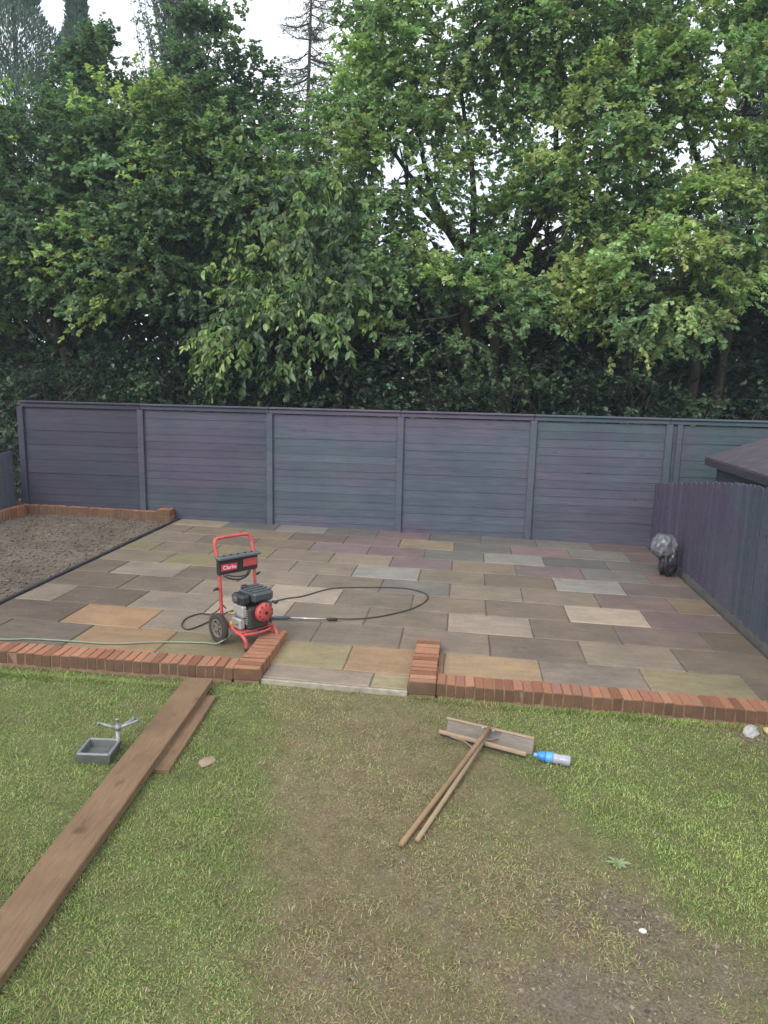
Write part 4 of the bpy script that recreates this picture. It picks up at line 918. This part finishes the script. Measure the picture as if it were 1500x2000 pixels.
# hoses and lance
def hose(name, pts, r, mat, label, cat):
    b = MB(); b.tube(smooth_path([hp(*p) for p in pts], 10), r, 8); o = b.build(name, mat, None, True); tag(o, label, cat); return o
hose('pressure_hose', [(-2.115,6.13,.31),(-2.20,6.25,.30),(-2.32,6.50,.16),(-2.48,6.72,.03),(-2.60,6.78,.012),(-2.685,6.62,.012),(-2.65,6.40,.012),(-2.545,6.31,.012),(-2.46,6.50,.012),(-2.40,6.75,.012),(-2.30,6.98,.014),(-2.1,7.22,.012),(-1.90,7.47,.012),(-1.74,7.61,.012),(-1.48,7.98,.012),(-1.08,8.13,.012),(-.68,8.2,.012),(-.42,8.06,.012),(-.375,7.80,.012),(-.53,7.42,.012),(-.83,7.10,.012),(-1.06,6.97,.013),(-1.24,6.875,.03)], 0.0068, M_HOSE, 'thin black high-pressure hose looping over the slabs on both sides of the washer', 'hose')
hose('garden_hose', [(-4.9,5.62,.012),(-4.04,5.70,.012),(-3.8,5.765,.012),(-3.42,5.79,.012),(-3.05,5.81,.012),(-2.68,5.935,.012),(-2.3,6.005,.012),(-2.14,5.98,.03),(-2.04,6.04,.12),(-2.09,6.09,.22)], .0085, M_GHOSE, 'pale green garden hose running along the left brick wall to the washer', 'hose')
ln = thing('spray_lance', hp(-1.85, 6.79, .0), 'spray lance with a silver tube and black grip lying beside the pressure washer', 'spray lance')
OL = ln.location
def lv(t, h, s=0): a = hp(-1.90, 6.785, h); c = hp(-1.20, 6.876, h); d = (c-a); p = a + d*t + Vector((-d.y, d.x, 0)).normalized()*s; return p-OL
b = MB(); b.tube([lv(.28,.026), lv(.83,.026)], .0085, 10); b.build('tube', M_STEEL, ln, True)
b = MB(); b.tube([lv(.0,.022), lv(.08,.026), lv(.28,.028)], [.012,.017,.016], 10); b.tube([lv(.05,.024), lv(.02,.016,-.06), lv(.0,.012,-.12)], [.015,.013,.012], 8); b.build('grip', M_GREYP, ln, True)
b = MB(); b.tube([lv(.83,.026), lv(.86,.026), lv(.97,.026)], [.012,.017,.014], 10); b.build('nozzle', M_BLACKP, ln, True)

# ---------------------------------------------------------------- black sack by the paling fence
def sack(name, loc, dims, seed, mat, parent):
    """thin plastic gathered in soft folds"""
    import bmesh
    bm = bmesh.new(); bmesh.ops.create_icosphere(bm, subdivisions=4, radius=1.0)
    for v_ in bm.verts:
        p = v_.co.copy(); rr = math.hypot(p.x, p.y)+1e-6; cx, sx = p.x/rr, p.y/rr
        sq = 1.0/max(abs(p.x)**3+abs(p.y)**3+abs(p.z)**3, 1e-6)**(1/3); p = p*(0.55+0.45*sq)
        fold = abs(noise.noise((cx*1.6+seed, sx*1.6+p.z*.5, p.z*.9)))*.55 + abs(noise.noise((cx*3.6+seed, sx*3.6-p.z*1.2, p.z*1.4)))*.36 + abs(noise.noise((cx*8+seed, sx*8+p.z*2, p.z*3)))*.10
        p *= 1.08-fold*min(1, rr*1.8)-.15*(1-min(1, rr*1.8))
        v_.co = Vector((p.x*dims[0], p.y*dims[1], max(-.92, p.z)*dims[2]))
    me = bpy.data.meshes.new(name); bm.to_mesh(me); bm.free()
    me.polygons.foreach_set('use_smooth', [True]*len(me.polygons)); return link(name, me, mat, parent, loc)
M_BAG = mat_plain('black_polythene', (0.03, 0.028, 0.036), 0.28, 0.6, var=0.3, scale=6)
M_BAG2 = mat_plain('grey_polythene', (0.13, 0.133, 0.152), 0.36, 0.6, var=0.3, scale=6)
sk = thing('plastic_sack', hp(2.66, 9.66, 0), 'crumpled black plastic sack slumped against the paling fence', 'sack')
sack('body', (0.02, 0, .22), (.135, .145, .235), 3.0, M_BAG, sk)
sack('folded_top', (-.03, .02, .395), (.18, .17, .175), 9.0, M_BAG2, sk)

# ---------------------------------------------------------------- small things on the grass
def stone(label, x, y, dims, col, seed, h=-0.05, name='stone'):
    import bmesh
    bm = bmesh.new(); bmesh.ops.create_icosphere(bm, subdivisions=2, radius=1.0)
    for v_ in bm.verts:
        k = 1+.35*noise.noise((v_.co.x*1.3+seed, v_.co.y*1.3, v_.co.z*1.3)); v_.co = Vector((v_.co.x*dims[0]*k, v_.co.y*dims[1]*k, v_.co.z*dims[2]*k))
    me = bpy.data.meshes.new(name); bm.to_mesh(me); bm.free()
    o = link(name, me, mat_plain(name+'_stone', col, .9, .2, var=.2, scale=30, bump=.3), None, hp(x, y, h+dims[2]*.55), (0,0,seed)); tag(o, label, 'stone')
stone('grey rubble lump in the grass under the right brick wall', 2.165, 5.25, (.085,.05,.035), (.42,.41,.40), 1.0)
stone('yellowish stone beside the grey lump under the right brick wall', 2.33, 5.255, (.08,.05,.035), (.55,.42,.24), 2.3)
stone('small white pebble on the bare earth patch', .90, 3.075, (.018,.014,.01), (.75,.73,.70), 3.1)
stone('flat brown stone in the grass right of the long plank', -1.57, 4.14, (.065,.05,.012), (.30,.21,.15), 4.4)
wd = thing('weed', hp(.88, 3.54, -.05), 'small pale leafed weed in the worn part of the lawn', 'weed')
n = 9; a = np.linspace(0, 6.28, n); 
leaf_mesh('leaf', np.zeros((n,3))+[0,0,.008], np.c_[np.cos(a), np.sin(a), np.full(n,.35)], np.tile([0,0,1.0],(n,1))+rng.normal(size=(n,3))*.2, rng.uniform(.04,.075,n), rng.uniform(.018,.03,n), np.tile((.36,.44,.24),(n,1)), wd)
# loose crumbs of earth and dead stalks in the worn patches
def bare_bits():
    n0 = 60000; xs = rng.uniform(-.8, 2.4, n0); ys = rng.uniform(2.0, 5.3, n0); gr, br = lawn_map(xs, ys)
    k = rng.random(n0) < np.clip(br*1.1-.12, 0, 1); xs, ys = xs[k][:11000], ys[k][:11000]; n = len(xs)
    octa = np.array([(1,0,0),(0,1,0),(-1,0,0),(0,-1,0),(0,0,1)], float); tri = np.array([(0,1,4),(1,2,4),(2,3,4),(3,0,4)])
    sz = .002+.014*rng.random(n)**3; V = octa[None]*sz[:,None,None]*rng.uniform(.5,1.3,(n,5,3)); V[:,:,2] *= .6
    V[:,:,0] += xs[:,None]; V[:,:,1] += ys[:,None]; V[:,:,2] += pz(xs,-.05)[:,None]
    col = np.array([(.19,.155,.115),(.14,.11,.08),(.24,.20,.155),(.09,.07,.052)])[rng.integers(0,4,n)]*rng.uniform(.8,1.2,(n,1))
    o = np_mesh('earth_crumbs', V.reshape(-1,3), (tri[None]+5*np.arange(n)[:,None,None]).reshape(-1,3), np.repeat(col,5,0), M_CRUMB); tag(o, 'crumbs of earth in the worn patches of the lawn', 'earth crumbs', kind='stuff')
bare_bits()

# ---------------------------------------------------------------- moist air under the overcast
hz = MB(); hz.box(-260, 260, -260, 260, -1.7, 20.5)
t = NT('moist_air'); t.t.nodes.remove(t.out); t.out = t.n('ShaderNodeOutputMaterial')
pv = t.n('ShaderNodeVolumePrincipled'); pv.inputs['Color'].default_value = (0.80, 0.91, 1.0, 1); pv.inputs['Density'].default_value = 0.0018; pv.inputs['Anisotropy'].default_value = 0.2
t.l(pv.outputs[0], t.out.inputs['Volume'])
tag(hz.build('haze', t.m), 'thin moist haze hanging in the air under the overcast sky', 'haze', kind='stuff')
